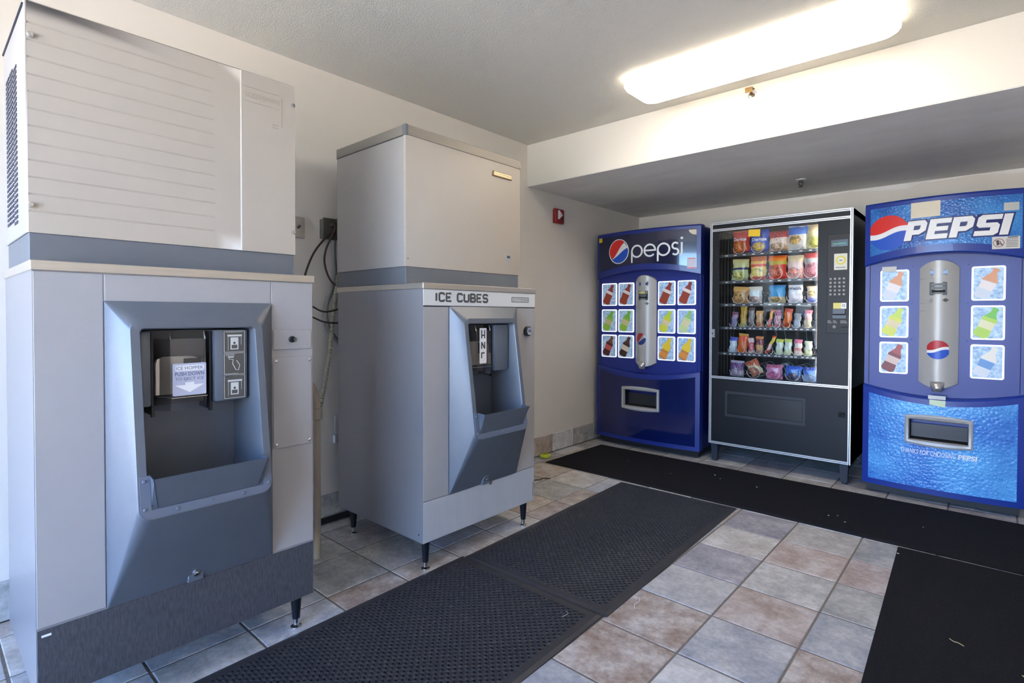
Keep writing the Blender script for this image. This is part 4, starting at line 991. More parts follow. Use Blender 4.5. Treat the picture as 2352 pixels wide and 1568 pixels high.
    bm = bmesh.new(); box(bm, -0.0075, 0.0075, -0.006, 0, -0.0075, 0.0075, bev=0.002); ko = None
    for r in range(5):
        for c in range(4):
            if ko is None: ko = obj('key', bm, KEY, None, 0); ko.parent = cp; km = ko.data; k_ = ko
            else: k_ = bpy.data.objects.new('key', km); COL.objects.link(k_); k_.parent = cp
            k_.location = Vector((1.18+c*0.0265, yf-0.0035, 1.40-r*0.0265))-wpos(cp)
    bm = bmesh.new(); plate(bm, [rrect(1.197, 1.245, 1.196, 1.236, 0.001)], 0.0012, S); obj('yellow_label', bm, mat('pale yellow label 2', srgb(222, 208, 120), 0.6), cp, 0)
    bm = bmesh.new(); plate(bm, [rrect(1.245, 1.275, 1.196, 1.236, 0.001)], 0.0012, S); obj('white_label', bm, WHITE, cp, 0)
    bm = bmesh.new(); plate(bm, [circ(1.259, 1.217, 0.009, 14), circ(1.259, 1.217, 0.006, 14)], 0.0018, S); obj('label_emblem', bm, GREYTXT, cp, 0)
    ba = part('bill_acceptor', mat('acceptor slate', srgb(74, 80, 90), 0.4), cp, (1.197, 1.268, yf-0.016, yf-0.004, 1.16, 1.194), (1.194, 1.275, yf-0.012, yf-0.004, 1.13, 1.152))
    part('bill_slot', DARK, cp, (1.197, 1.27, yf-0.006, yf-0.0035, 1.152, 1.16))
    bm = bmesh.new()
    for a, b in ((1.163, 1.19), (1.196, 1.222), (1.24, 1.282)):
        for k in range(3): plate(bm, [rrect(a, b-0.004*k, 1.098+k*0.007, 1.1015+k*0.007, 0.0005)], 0.0008, S)
    obj('instruction_print', bm, mat('print grey', srgb(150, 148, 146), 0.6), cp, 0)
    bm = bmesh.new(); lathe(bm, (1.205, yf-0.004, 1.072), (0, -1, 0), [(0, 0.011), (0.005, 0.011), (0.007, 0.008)], 16); obj('coin_return', bm, mat('return grey', srgb(140, 138, 136), 0.35), cp)
    part('coin_slot', DARK, cp, (1.245, 1.285, yf-0.0048, yf-0.0035, 1.069, 1.074))
    # lower panel details
    bm = bmesh.new(); plate(bm, [rrect(0.465, 1.032, 0.365, 0.562, 0.004), rrect(0.484, 1.013, 0.386, 0.542, 0.003)], 0.004, FY(yf)); fr = obj('flap_frame', bm, mat('flap frame grey', srgb(34, 34, 39), 0.5), lowp, 0)
    part('delivery_flap', mat('flap black', srgb(26, 27, 30), 0.3), lowp, (0.486, 1.011, yf-0.002, yf+0.001, 0.389, 0.539), bev=0.001)
    part('latch_recess', DARK, lowp, (1.235, 1.275, yf-0.0015, yf, 0.456, 0.492))
    bm = bmesh.new(); cyl(bm, (1.263, yf-0.006, 0.472), (1.27, yf-0.006, 0.464), 0.006, n=8); obj('latch_knob', bm, VGREY, lowp)
    kp = part('lock_plate', mat('lock plate silver', srgb(170, 170, 172), 0.3, metal=0.6), t, (0.352, 0.381, yf-0.005, yf, 0.974, 1.04), bev=0.001)
    bm = bmesh.new(); lathe(bm, (0.363, yf-0.005, 1.006), (0, -1, 0), [(0, 0.006), (0.003, 0.006)], 10); obj('lock', bm, GREYTXT, kp)
    bm = bmesh.new(); plate(bm, [[(0.625, 1.744), (0.71, 1.737), (0.712, 1.79), (0.628, 1.795)]], 0.001, FY(yf+0.008)); obj('yellow_card', bm, YELLOW, t, 0)
    for lx in (0.38, 1.27):
        for ly in (3.72, 4.38):
            bm = bmesh.new(); cyl(bm, (lx, ly, 0.012), (lx, ly, 0.14), 0.028, 0.036, 4); cyl(bm, (lx, ly, 0), (lx, ly, 0.014), 0.016, n=10); obj('leg', bm, mat('leg slate', srgb(40, 44, 56), 0.4), t, 20)
    return t, trays
snack, TRAYS = snack_machine()

# snacks: wrapper material by bands of colour from bottom to top, one blot of picture, fine print
def bagmat(name, bands, blot=None, speck=None, vertical=True, rough=0.3):
    m = bpy.data.materials.new(name); m.use_nodes = True; n = m.node_tree; p = n.nodes['Principled BSDF']
    tc = n.nodes.new('ShaderNodeTexCoord'); sx = n.nodes.new('ShaderNodeSeparateXYZ')
    ns = n.nodes.new('ShaderNodeTexNoise'); ns.inputs['Scale'].default_value = 3.0
    n.links.new(tc.outputs['Generated'], ns.inputs[0]); n.links.new(tc.outputs['Generated'], sx.inputs[0])
    ad = n.nodes.new('ShaderNodeMath'); ad.operation = 'MULTIPLY_ADD'; ad.inputs[1].default_value = 0.16
    sb = n.nodes.new('ShaderNodeMath'); sb.operation = 'SUBTRACT'; sb.inputs[1].default_value = 0.08
    n.links.new(ns.outputs[0], ad.inputs[0]); n.links.new(sx.outputs[2 if vertical else 0], ad.inputs[2]); n.links.new(ad.outputs[0], sb.inputs[0])
    cr = n.nodes.new('ShaderNodeValToRGB'); cr.color_ramp.interpolation = 'CONSTANT'; e = cr.color_ramp.elements
    e[0].position = 0.0; e[0].color = srgb(*bands[0][1])
    e[1].position = bands[1][0] if len(bands) > 1 else 1.0; e[1].color = srgb(*(bands[1][1] if len(bands) > 1 else bands[0][1]))
    for pos, c in bands[2:]:
        x = e.new(pos); x.color = srgb(*c)
    n.links.new(sb.outputs[0], cr.inputs[0]); res = cr.outputs[0]
    if blot:
        (bx, bz, rx, rz, c) = blot
        mp = n.nodes.new('ShaderNodeMapping'); mp.inputs['Location'].default_value = (-bx/rx, 0, -bz/rz); mp.inputs['Scale'].default_value = (1/rx, 0, 1/rz)
        n.links.new(tc.outputs['Generated'], mp.inputs[0]); ln = n.nodes.new('ShaderNodeVectorMath'); ln.operation = 'LENGTH'; n.links.new(mp.outputs[0], ln.inputs[0])
        ls = n.nodes.new('ShaderNodeMapRange'); ls.inputs[1].default_value = 0.85; ls.inputs[2].default_value = 1.05; ls.inputs[3].default_value = 1; ls.inputs[4].default_value = 0; n.links.new(ln.outputs['Value'], ls.inputs[0])
        nz = n.nodes.new('ShaderNodeTexNoise'); nz.inputs['Scale'].default_value = 9; n.links.new(tc.outputs['Generated'], nz.inputs[0])
        c2 = n.nodes.new('ShaderNodeValToRGB'); c2.color_ramp.elements[0].position = 0.4; c2.color_ramp.elements[1].position = 0.6; c2.color_ramp.elements[0].color = srgb(*[int(k*0.6) for k in c]); c2.color_ramp.elements[1].color = srgb(*c)
        n.links.new(nz.outputs[0], c2.inputs[0])
        mx = n.nodes.new('ShaderNodeMix'); mx.data_type = 'RGBA'; n.links.new(ls.outputs[0], mx.inputs[0]); n.links.new(res, mx.inputs[6]); n.links.new(c2.outputs[0], mx.inputs[7]); res = mx.outputs[2]
    if speck:
        nz = n.nodes.new('ShaderNodeTexNoise'); nz.inputs['Scale'].default_value = 16; nz.inputs['Detail'].default_value = 1; n.links.new(tc.outputs['Generated'], nz.inputs[0])
        gt = n.nodes.new('ShaderNodeMath'); gt.operation = 'GREATER_THAN'; gt.inputs[1].default_value = 0.62; n.links.new(nz.outputs[0], gt.inputs[0])
        mx = n.nodes.new('ShaderNodeMix'); mx.data_type = 'RGBA'; n.links.new(gt.outputs[0], mx.inputs[0]); n.links.new(res, mx.inputs[6]); mx.inputs[7].default_value = srgb(*speck); res = mx.outputs[2]
    n.links.new(res, p.inputs['Base Color']); p.inputs['Roughness'].default_value = rough
    return m
def bag(name, label, group, xc, z0, w, h, depth, m, y=3.79, tilt=0.0, lean=0.0, seed=0, words=None, wordm=None, wbox=None, cat='snack bag'):
    rb = random.Random(seed*17+3); nx, nz = 9, 11
    bm = bmesh.new(); ph = rb.uniform(0, 6); grid = {}
    for side in (0, 1):
        for i in range(nx+1):
            for k in range(nz+1):
                u, v = -1+2*i/nx, -1+2*k/nz
                vi = max(0, 1-(abs(v)/0.9)**5) if abs(v) < 0.9 else 0
                th = depth/2*(max(0, 1-abs(u)**3.2)**0.6)*(vi**0.5)
                th += depth*0.06*math.sin(5*u+3*v+ph)*vi*(1-u*u)
                xx = u*w/2*(1-0.06*vi*(1-abs(v)))+0.003*math.sin(7*v+ph)*abs(u)
                zz = v*h/2
                cr_y = 0.0015*math.sin(i*math.pi) if abs(v) >= 0.9 else 0
                yy = -th if side == 0 else th*0.8
                grid[side, i, k] = bm.verts.new((xx, yy+cr_y, zz))
        for i in range(nx):
            for k in range(nz): bm.faces.new((grid[side, i, k], grid[side, i+1, k], grid[side, i+1, k+1], grid[side, i, k+1]))
    R = Matrix.Rotation(tilt, 4, 'Y') @ Matrix.Rotation(lean, 4, 'X')
    bmesh.ops.transform(bm, matrix=Matrix.Translation((xc, y, z0+h/2)) @ R, verts=bm.verts)
    lo = min(v.co.z for v in bm.verts)
    bmesh.ops.translate(bm, verts=bm.verts, vec=(0, 0, z0+0.0005-lo))
    e = thing(name, label, cat, (xc, y, z0), group)
    o = obj('wrapper', bm, m, e, 60)
    # crimped seals, top and bottom
    sm = bmesh.new()
    for s in (-1, 1):
        zz = s*h*0.475; P = [Vector((w*(-0.49+0.98*k/14), -0.0012-0.001*(k % 2), zz)) for k in range(15)]
        for a, b in zip(P, P[1:]):
            q = [sm.verts.new(a+Vector((0, 0, -h*0.022))), sm.verts.new(b+Vector((0, 0, -h*0.022))), sm.verts.new(b+Vector((0, 0, h*0.022))), sm.verts.new(a+Vector((0, 0, h*0.022)))]; sm.faces.new(q)
    bmesh.ops.transform(sm, matrix=Matrix.Translation((xc, y, z0+h/2+(z0+0.0005-lo))) @ R, verts=sm.verts)
    obj('seal', sm, m, e, 0)
    if words:
        u0, u1, v0, v1 = wbox
        text_part(words, wordm, e, lambda u, v, ww: Vector((xc+u*w, y-depth/2*0.99*max(0, 1-abs(2*u)**3.2)**0.6-0.004-ww, z0+h*v)), u0, u1, v0, v1, 0.001, bold=0.03)
    return e
INKW = WHITE; INKB = mat('ink dark navy', srgb(40, 44, 80), 0.5)
G1, G2, G3, G4, G5, G6 = ('bags on the top tray', 'bags on the second tray', 'pouches on the third tray', 'bars on the fourth tray', 'bars on the fifth tray', 'packs on the bottom tray')
zA, zB, zC, zD, zE, zF = TRAYS
bags = [
 ('chip_bag', 'red and orange tortilla chip bag, leftmost on the top tray', G1, 0.545, zA, 0.128, 0.18, 0.045, ([(0, (90, 40, 50)), (0.1, (196, 66, 40)), (0.62, (196, 52, 48)), (0.9, (206, 90, 84))], (0.42, 0.3, 0.4, 0.24, (226, 120, 40)), None), dict(words='Doritos', wordm=INKW, wbox=(-0.42, 0.34, 0.56, 0.7))),
 ('chip_bag', 'blue tortilla chip bag with white lettering, second on the top tray', G1, 0.680, zA, 0.135, 0.178, 0.045, ([(0, (40, 50, 130)), (0.12, (60, 90, 190)), (0.9, (50, 80, 190))], (0.5, 0.26, 0.36, 0.2, (236, 190, 70)), None), dict(words='Doritos', wordm=INKW, wbox=(-0.36, 0.4, 0.5, 0.64))),
 ('cookie_bag', 'dark red cookie bag with biscuit picture, middle of the top tray', G1, 0.818, zA, 0.14, 0.152, 0.05, ([(0, (196, 160, 120)), (0.3, (226, 206, 190)), (0.66, (176, 50, 56)), (0.95, (160, 44, 50))], (0.45, 0.22, 0.42, 0.22, (214, 180, 140)), (210, 120, 100)), {}),
 ('chip_bag', 'white chip bag with blue top, fourth on the top tray', G1, 0.944, zA, 0.135, 0.172, 0.045, ([(0, (210, 204, 196)), (0.62, (60, 110, 200)), (0.93, (226, 230, 236))], (0.4, 0.42, 0.3, 0.2, (236, 190, 110)), None), dict(tilt=0.05)),
 ('chip_bag', 'pale yellow chip bag at the right end of the top tray', G1, 1.064, zA, 0.115, 0.176, 0.045, ([(0, (206, 204, 130)), (0.5, (224, 214, 160)), (0.75, (214, 190, 150))], (0.5, 0.25, 0.35, 0.2, (196, 196, 100)), (190, 160, 100)), {}),
 ('chip_bag', 'pale green chip bag folded at the top, leftmost on the second tray', G2, 0.539, zB, 0.125, 0.165, 0.045, ([(0, (150, 160, 110)), (0.1, (176, 190, 140)), (0.48, (60, 50, 100)), (0.58, (196, 196, 140)), (0.85, (206, 190, 130))], (0.45, 0.25, 0.35, 0.18, (206, 200, 110)), None), dict(tilt=0.06)),
 ('cheese_snack_bag', 'yellow snack bag with a red stripe, second on the second tray', G2, 0.673, zB, 0.118, 0.182, 0.045, ([(0, (176, 60, 50)), (0.16, (226, 200, 110)), (0.55, (206, 60, 44)), (0.66, (226, 180, 90)), (0.8, (206, 120, 80))], (0.5, 0.34, 0.42, 0.16, (236, 216, 120)), None), {}),
 ('cheese_puff_bag', 'fiery red and orange snack bag, middle of the second tray', G2, 0.810, zB, 0.128, 0.178, 0.045, ([(0, (200, 50, 36)), (0.6, (190, 170, 60)), (0.78, (236, 130, 30)), (0.92, (226, 90, 30))], (0.45, 0.36, 0.4, 0.26, (226, 110, 70)), None), {}),
 ('cheese_puff_bag', 'tan and pink snack bag, fourth on the second tray', G2, 0.932, zB, 0.112, 0.172, 0.045, ([(0, (206, 130, 110)), (0.42, (200, 170, 160)), (0.72, (206, 180, 130))], (0.4, 0.3, 0.34, 0.2, (226, 120, 80)), (210, 190, 190)), {}),
 ('chip_bag', 'pinkish red chip bag at the right end of the second tray', G2, 1.046, zB, 0.116, 0.182, 0.045, ([(0, (180, 110, 120)), (0.55, (170, 170, 170)), (0.8, (196, 80, 80))], (0.55, 0.35, 0.4, 0.28, (206, 130, 140)), None), {}),
 ('cookie_pouch', 'tan pouch with brown biscuit picture, leftmost on the third tray', G3, 0.543, zC, 0.12, 0.128, 0.042, ([(0, (176, 130, 80)), (0.7, (206, 160, 90))], (0.45, 0.42, 0.34, 0.3, (206, 160, 100)), None), dict(tilt=0.08)),
 ('cookie_pouch', 'white pouch with brown picture at the foot, second on the third tray', G3, 0.653, zC, 0.1, 0.13, 0.042, ([(0, (196, 180, 160)), (0.42, (206, 214, 214)), (0.8, (226, 216, 196))], (0.45, 0.25, 0.4, 0.2, (150, 110, 90)), (190, 196, 206)), {}),
 ('cracker_pouch', 'light blue pouch with tan picture, middle of the third tray', G3, 0.809, zC, 0.116, 0.136, 0.042, ([(0, (190, 170, 130)), (0.36, (70, 150, 200)), (0.9, (60, 130, 190))], (0.45, 0.2, 0.32, 0.16, (206, 170, 110)), None), {}),
 ('fruit_snack_pouch', 'white fruit snack pouch with dark lettering, fourth on the third tray', G3, 0.935, zC, 0.098, 0.134, 0.042, ([(0, (206, 196, 200)), (0.5, (214, 216, 220))], None, (170, 160, 180)), dict(words="Welch's", wordm=INKB, wbox=(-0.4, 0.42, 0.72, 0.88))),
 ('cookie_pouch', 'white and violet pouch at the right end of the third tray', G3, 1.056, zC, 0.096, 0.122, 0.042, ([(0, (120, 130, 190)), (0.3, (196, 160, 180)), (0.6, (226, 206, 180))], (0.4, 0.55, 0.25, 0.2, (230, 200, 130)), None), {}),
]
bars4 = [
 ('candy_bar', 'violet and silver candy bar, leftmost on the fourth tray', 0.498, 0.048, 0.115, [(0, (110, 104, 140)), (0.55, (176, 130, 150)), (0.8, (120, 60, 80))], (190, 180, 200), 0.12),
 ('candy_bar', 'tall golden candy bar with dark lettering, second on the fourth tray', 0.566, 0.05, 0.16, [(0, (176, 160, 90)), (0.2, (196, 150, 50)), (0.85, (206, 166, 60))], (70, 54, 30), 0.05),
 ('candy_bar', 'dark brown and silver candy bar, third on the fourth tray', 0.625, 0.046, 0.15, [(0, (120, 110, 100)), (0.25, (150, 140, 134)), (0.85, (90, 70, 60))], (40, 32, 30), 0.04),
 ('candy_bar', 'orange and tan candy bar, fourth on the fourth tray', 0.685, 0.052, 0.126, [(0, (190, 120, 80)), (0.3, (206, 160, 110)), (0.75, (226, 170, 100))], (150, 100, 70), 0.0),
 ('candy_stick', 'slim orange and pink candy stick leaning right, fifth on the fourth tray', 0.764, 0.026, 0.134, [(0, (226, 90, 60)), (0.15, (226, 150, 150)), (0.5, (236, 170, 70)), (0.9, (206, 50, 60))], None, 0.2),
 ('candy_bar', 'crimson candy bar with silver middle, sixth on the fourth tray', 0.814, 0.05, 0.134, [(0, (176, 40, 60)), (0.18, (190, 130, 140)), (0.66, (150, 34, 60))], (226, 220, 224), 0.0),
 ('candy_bar', 'red and orange peanut candy bar, seventh on the fourth tray', 0.883, 0.056, 0.14, [(0, (170, 50, 30)), (0.25, (206, 100, 40)), (0.75, (190, 60, 50))], (240, 180, 90), 0.1),
 ('granola_bar', 'dull grey blue bar, eighth on the fourth tray', 0.948, 0.048, 0.106, [(0, (150, 160, 176)), (0.5, (130, 130, 136))], (196, 200, 206), 0.1),
 ('candy_bar', 'pink and tan bar at the right end of the fourth tray', 1.018, 0.05, 0.13, [(0, (190, 176, 150)), (0.45, (206, 150, 150)), (0.8, (190, 80, 110))], (226, 210, 170), 0.06),
]
bars5 = [
 ('candy_pack', 'white pack with blue side, leftmost on the fifth tray', 0.489, 0.06, 0.12, [(0, (206, 210, 206)), (0.75, (70, 80, 170))], (90, 110, 180), 0.08),
 ('peanut_butter_cup_pack', 'bright orange candy pack, second on the fifth tray', 0.562, 0.074, 0.148, [(0, (206, 90, 36)), (0.6, (226, 80, 40)), (0.86, (206, 150, 60))], (240, 170, 50), 0.1),
 ('candy_bar', 'red and white striped candy bar, third on the fifth tray', 0.624, 0.046, 0.118, [(0, (196, 170, 150)), (0.16, (196, 50, 60)), (0.7, (226, 190, 180))], (236, 226, 226), -0.06),
 ('candy_bar', 'orange and maroon candy bar, fourth on the fifth tray', 0.687, 0.056, 0.132, [(0, (160, 110, 100)), (0.2, (206, 150, 90)), (0.5, (130, 40, 56)), (0.85, (220, 120, 50))], (200, 180, 150), 0.03),
 ('candy_stick', 'slim red and yellow stick leaning sharply right, fifth on the fifth tray', 0.766, 0.026, 0.148, [(0, (196, 70, 50)), (0.2, (236, 190, 180)), (0.5, (226, 190, 70)), (0.88, (226, 60, 40))], None, 0.42),
 ('fruit_chew_pack', 'pale green pack with lime top, sixth on the fifth tray', 0.829, 0.052, 0.116, [(0, (196, 206, 170)), (0.3, (214, 220, 206)), (0.78, (206, 214, 80))], (190, 206, 150), 0.08),
 ('fruit_chew_pack', 'pale green pack with yellow green top, seventh on the fifth tray', 0.887, 0.052, 0.118, [(0, (206, 214, 170)), (0.35, (206, 216, 206)), (0.8, (196, 206, 110))], (206, 190, 130), 0.06),
 ('fruit_chew_pack', 'white and pink pack with rose top, eighth on the fifth tray', 0.955, 0.054, 0.118, [(0, (226, 206, 190)), (0.3, (206, 120, 110)), (0.45, (226, 210, 200)), (0.75, (214, 110, 140))], (226, 180, 170), 0.05),
 ('fruit_chew_pack', 'pale cream green pack at the right end of the fifth tray', 1.022, 0.052, 0.108, [(0, (206, 210, 160)), (0.4, (196, 196, 180)), (0.75, (206, 206, 180))], (160, 166, 140), 0.04),
]
packs6 = [
 ('gummy_pack', 'round violet and white pack, leftmost on the bottom tray', 0.522, 0.106, 0.122, [(0, (170, 150, 160)), (0.4, (110, 60, 110)), (0.85, (190, 176, 180))], (196, 180, 200), 0.04),
 ('nut_pack', 'rust red pack tipped to the right, second on the bottom tray', 0.651, 0.096, 0.12, [(0, (190, 110, 80)), (0.3, (206, 190, 150)), (0.6, (196, 80, 50))], (226, 206, 170), -0.5),
 ('gummy_pack', 'square pink pack, middle of the bottom tray', 0.794, 0.118, 0.11, [(0, (206, 90, 130)), (0.35, (206, 130, 160)), (0.8, (190, 90, 120))], (226, 190, 206), 0.0),
 ('cookie_pack', 'blue cookie pack with dark biscuit picture, fourth on the bottom tray', 0.926, 0.112, 0.105, [(0, (90, 60, 80)), (0.3, (60, 110, 190)), (0.75, (40, 80, 190))], (130, 190, 210), 0.06),
 ('cookie_pack', 'blue pack with pale side at the right end of the bottom tray', 1.04, 0.104, 0.105, [(0, (130, 160, 196)), (0.5, (60, 110, 190)), (0.8, (36, 70, 160))], (210, 190, 160), 0.0),
]
def add_coil(xc, z, r, turns=4):
    key = (round(r, 3), turns)
    if key not in add_coil.cache:
        bm = bmesh.new(); n = 14*turns
        an = lambda k: 2*math.pi*k/14-math.pi/2
        tube(bm, [(r*math.sin(an(k)), 0.002*min(k, 7)/7+0.5*max(0, k-7)/n, r*(1-math.cos(an(k)))) for k in range(n+1)], 0.0021, 5)
        add_coil.cache[key] = obj('spiral_coil', bm, mat('white coil wire', srgb(214, 212, 208), 0.3, metal=0.4), None, 0).data; o = [x for x in COL.objects if x.data == add_coil.cache[key]][0]
    else:
        o = bpy.data.objects.new('spiral_coil', add_coil.cache[key]); COL.objects.link(o)
    o.parent = snack; o.location = Vector((xc, 3.7615, z+0.0025))-wpos(snack)
add_coil.cache = {}
sd = 0
for (nm, lab, g, xc, z, w, h, dp, (bd, bl, sp_), kw) in bags:
    sd += 1; bag(nm, lab, g, xc, z+0.002, w, h, dp, bagmat('wrapper %d' % sd, bd, bl, sp_), seed=sd, **kw); add_coil(xc-0.008, z, 0.048)
for (lst, g, z) in ((bars4, G4, zD), (bars5, G5, zE)):
    for (nm, lab, xc, w, h, bd, sp_, ti) in lst:
        sd += 1; bag(nm, lab, g, xc, z+0.002, w, h, 0.022, bagmat('wrapper %d' % sd, bd, None, sp_), seed=sd, tilt=ti, cat='candy'); add_coil(xc-0.004, z, 0.027)
for (nm, lab, xc, w, h, bd, sp_, ti) in packs6:
    sd += 1; bag(nm, lab, G6, xc, zF+0.002, w, h, 0.045, bagmat('wrapper %d' % sd, bd, (0.5, 0.35, 0.3, 0.2, bd[0][1]), sp_), seed=sd, tilt=ti, cat='snack pack'); add_coil(xc, zF, 0.05)

# ------------------------------------------------------------------ mats
def carpet(name, label, corners, z=0.012):
    bm = bmesh.new(); c = Vector((sum(p[0] for p in corners)/4, sum(p[1] for p in corners)/4, 0))
    lo = [bm.verts.new((x, y, 0.001)) for x, y in corners]
    def ins(d, zz): 
        return [bm.verts.new((x+(c.x-x)/abs(c.x-x)*d, y+(c.y-y)/abs(c.y-y)*d, zz)) for x, y in corners]
    a = ins(0.002, 0.006); b = ins(0.012, z*0.8); e = ins(0.02, z)
    for p, q in ((lo, a), (a, b), (b, e)):
        for k in range(4): bm.faces.new((p[k], p[(k+1) % 4], q[(k+1) % 4], q[k]))
    bm.faces.new(e)
    root = thing(name, label, 'mat', (c.x, c.y, 0), 'black carpet mats')
    obj('pile', bm, CARPET, root, 0)
    return root
carpet('carpet_runner', 'long black carpet runner in front of the vending machines', [(-0.577, 2.757), (2.62, 2.757), (2.62, 3.535), (-0.560, 3.525)])
carpet('carpet_mat', 'black carpet mat at the right on the tile floor', [(1.745, 0.7), (2.62, 0.7), (2.62, 2.742), (1.677, 2.734)])
def rubber_mat(label, x0, x1, y0, y1, rot):
    cx, cy = (x0+x1)/2, (y0+y1)/2
    verts = []; faces = []
    X0, X1, Y0, Y1 = x0-cx, x1-cx, y0-cy, y1-cy
    bd = 0.042; zt = 0.0075
    ix0, ix1, iy0, iy1 = X0+bd, X1-bd, Y0+bd, Y1-bd
    p = 0.0285; ncol = int((ix1-ix0)/(p/2)); cw = (ix1-ix0)/ncol; nrow = int((iy1-iy0)/p); ch = (iy1-iy0)/nrow
    def quad(a, b, c, d):
        i = len(verts); verts.extend((a, b, c, d)); faces.append((i, i+1, i+2, i+3))
    # sloping edge and flat border
    O = [(X0, Y0), (X1, Y0), (X1, Y1), (X0, Y1)]; M = [(X0+0.016, Y0+0.016), (X1-0.016, Y0+0.016), (X1-0.016, Y1-0.016), (X0+0.016, Y1-0.016)]; I = [(ix0, iy0), (ix1, iy0), (ix1, iy1), (ix0, iy1)]
    for k in range(4):
        j = (k+1) % 4
        quad((*O[k], 0.0005), (*O[j], 0.0005), (*O[j], 0.003), (*O[k], 0.003)); quad((*O[k], 0.003), (*O[j], 0.003), (*M[j], zt), (*M[k], zt)); quad((*M[k], zt), (*M[j], zt), (*I[j], zt), (*I[k], zt))
    r = 0.0062
    hole = [(math.cos(math.pi/4*k), math.sin(math.pi/4*k)) for k in range(8)]
    rect = [(1, 0), (1, 1), (0, 1), (-1, 1), (-1, 0), (-1, -1), (0, -1), (1, -1)]
    for i in range(ncol):
        xc = ix0+(i+0.5)*cw; off = 0.5*(i % 2)
        if off:
            quad((xc-cw/2, iy0, zt), (xc+cw/2, iy0, zt), (xc+cw/2, iy0+ch/2, zt), (xc-cw/2, iy0+ch/2, zt)); quad((xc-cw/2, iy1-ch/2, zt), (xc+cw/2, iy1-ch/2, zt), (xc+cw/2, iy1, zt), (xc-cw/2, iy1, zt))
        for j in range(nrow-(1 if off else 0)):
            yc = iy0+(j+0.5+off)*ch; b = len(verts)
            for (u, v) in rect: verts.append((xc+u*cw/2, yc+v*ch/2, zt))
            for (u, v) in hole: verts.append((xc+u*r*1.2, yc+v*r*1.3, zt+0.0022))
            for (u, v) in hole: verts.append((xc+u*r, yc+v*r, zt+0.0022))
            for (u, v) in hole: verts.append((xc+u*r*0.98, yc+v*r*0.98, 0.0004))
            for k in range(8):
                n_ = (k+1) % 8
                faces.append((b+k, b+n_, b+8+n_, b+8+k)); faces.append((b+8+k, b+8+n_, b+16+n_, b+16+k)); faces.append((b+16+k, b+16+n_, b+24+n_, b+24+k))
    me = bpy.data.meshes.new('rubber_mat'); me.from_pydata(verts, [], faces); me.materials.append(RUBBER); me.update()
    o = bpy.data.objects.new('rubber_mat', me); COL.objects.link(o); o.location = (cx, cy, 0); o.rotation_euler[2] = rot
    tag(o, label, 'mat', 'perforated rubber mats')
rubber_mat('perforated black rubber mat nearest the camera, in front of the large dispenser', 0.155, 0.928, -0.45, 1.2345, math.radians(1.0))
rubber_mat('perforated black rubber mat in front of the ICE CUBES dispenser, touching the carpet runner', 0.137, 0.910, 1.234, 2.732, math.radians(1.4))

# ------------------------------------------------------------------ wall clutter between the dispensers
t = thing('wall_outlet', 'grey metal outlet box on the wall behind the ICE CUBES dispenser', 'outlet', (XW, 1.035, 1.56))
OUTM = mat('dull zinc', srgb(112, 110, 100), 0.45, metal=0.4, noise=(30, srgb(86, 84, 76), 0.7))
part('outlet_box', OUTM, t, (XW, XW+0.045, 0.985, 1.085, 1.562, 1.666), bev=0.003)
part('cover_plate', OUTM, t, (XW+0.045, XW+0.049, 0.98, 1.09, 1.557, 1.671), bev=0.001)
bm = bmesh.new()
for zz in (1.59, 1.637): lathe(bm, (XW+0.049, 1.033, zz), (1, 0, 0), [(0, 0.017), (0.004, 0.017)], 14)
obj('socket', bm, mat('socket brown', srgb(60, 54, 46), 0.5), t)
t = thing('switch_box', 'steel switch plate on the wall behind the nearest ice maker', 'switch', (XW, 0.86, 1.55))
part('plate', STEEL, t, (XW, XW+0.012, 0.80, 0.897, 1.552, 1.665), bev=0.002)
bm = bmesh.new(); cyl(bm, (XW+0.012, 0.86, 1.605), (XW+0.03, 0.86, 1.612), 0.007, n=10); obj('toggle', bm, GREYTXT, t)
def cable(name, label, cat, pts, r, m, n=8, group=None, plug=None, ribs=0):
    bm = bmesh.new(); P = smooth_path(pts, 8)
    if ribs:
        L = [0]
        for a, b in zip(P, P[1:]): L.append(L[-1]+(b-a).length)
        N_ = int(L[-1]/ribs)*2; Q = []; j = 0
        for k in range(N_+1):
            d = L[-1]*k/N_
            while j < len(L)-2 and L[j+1] < d: j += 1
            Q.append(P[j].lerp(P[j+1], (d-L[j])/max(1e-6, L[j+1]-L[j])))
        tube(bm, Q, r, n, lambda i: r if i % 2 else r*0.68)
    else: tube(bm, P, r, n)
    o = tag(obj(name, bm, m, None, 60), label, cat, group)
    return o
c1 = cable('power_cord', 'brown power cord looping left from the outlet to the nearest ice maker', 'cord', [(-0.69, 1.03, 1.60), (-0.68, 0.985, 1.56), (-0.66, 0.91, 1.475), (-0.62, 0.845, 1.37), (-0.55, 0.80, 1.30), (-0.45, 0.78, 1.296)], 0.0055, CORD, group='power cords')
bm = bmesh.new(); cyl(bm, (-0.697, 1.033, 1.59), (-0.675, 1.033, 1.592), 0.016, 0.010, 12); obj('plug', bm, CORD, c1)
c2 = cable('power_cord', 'brown power cord hanging right from the outlet behind the ICE CUBES dispenser', 'cord', [(-0.67, 1.033, 1.637), (-0.65, 1.02, 1.60), (-0.655, 0.975, 1.5), (-0.66, 0.968, 1.42), (-0.66, 1.0, 1.335), (-0.65, 1.06, 1.285), (-0.62, 1.15, 1.25)], 0.0055, CORD, group='power cords')
bm = bmesh.new(); cyl(bm, (-0.697, 1.033, 1.637), (-0.668, 1.033, 1.637), 0.016, 0.010, 12); obj('plug', bm, CORD, c2)
cable('power_cord', 'brown cord running up from the outlet behind the smaller ice maker', 'cord', [(-0.66, 1.045, 1.615), (-0.64, 1.03, 1.64), (-0.62, 1.03, 1.68), (-0.6, 1.06, 1.73)], 0.005, CORD, group='power cords')
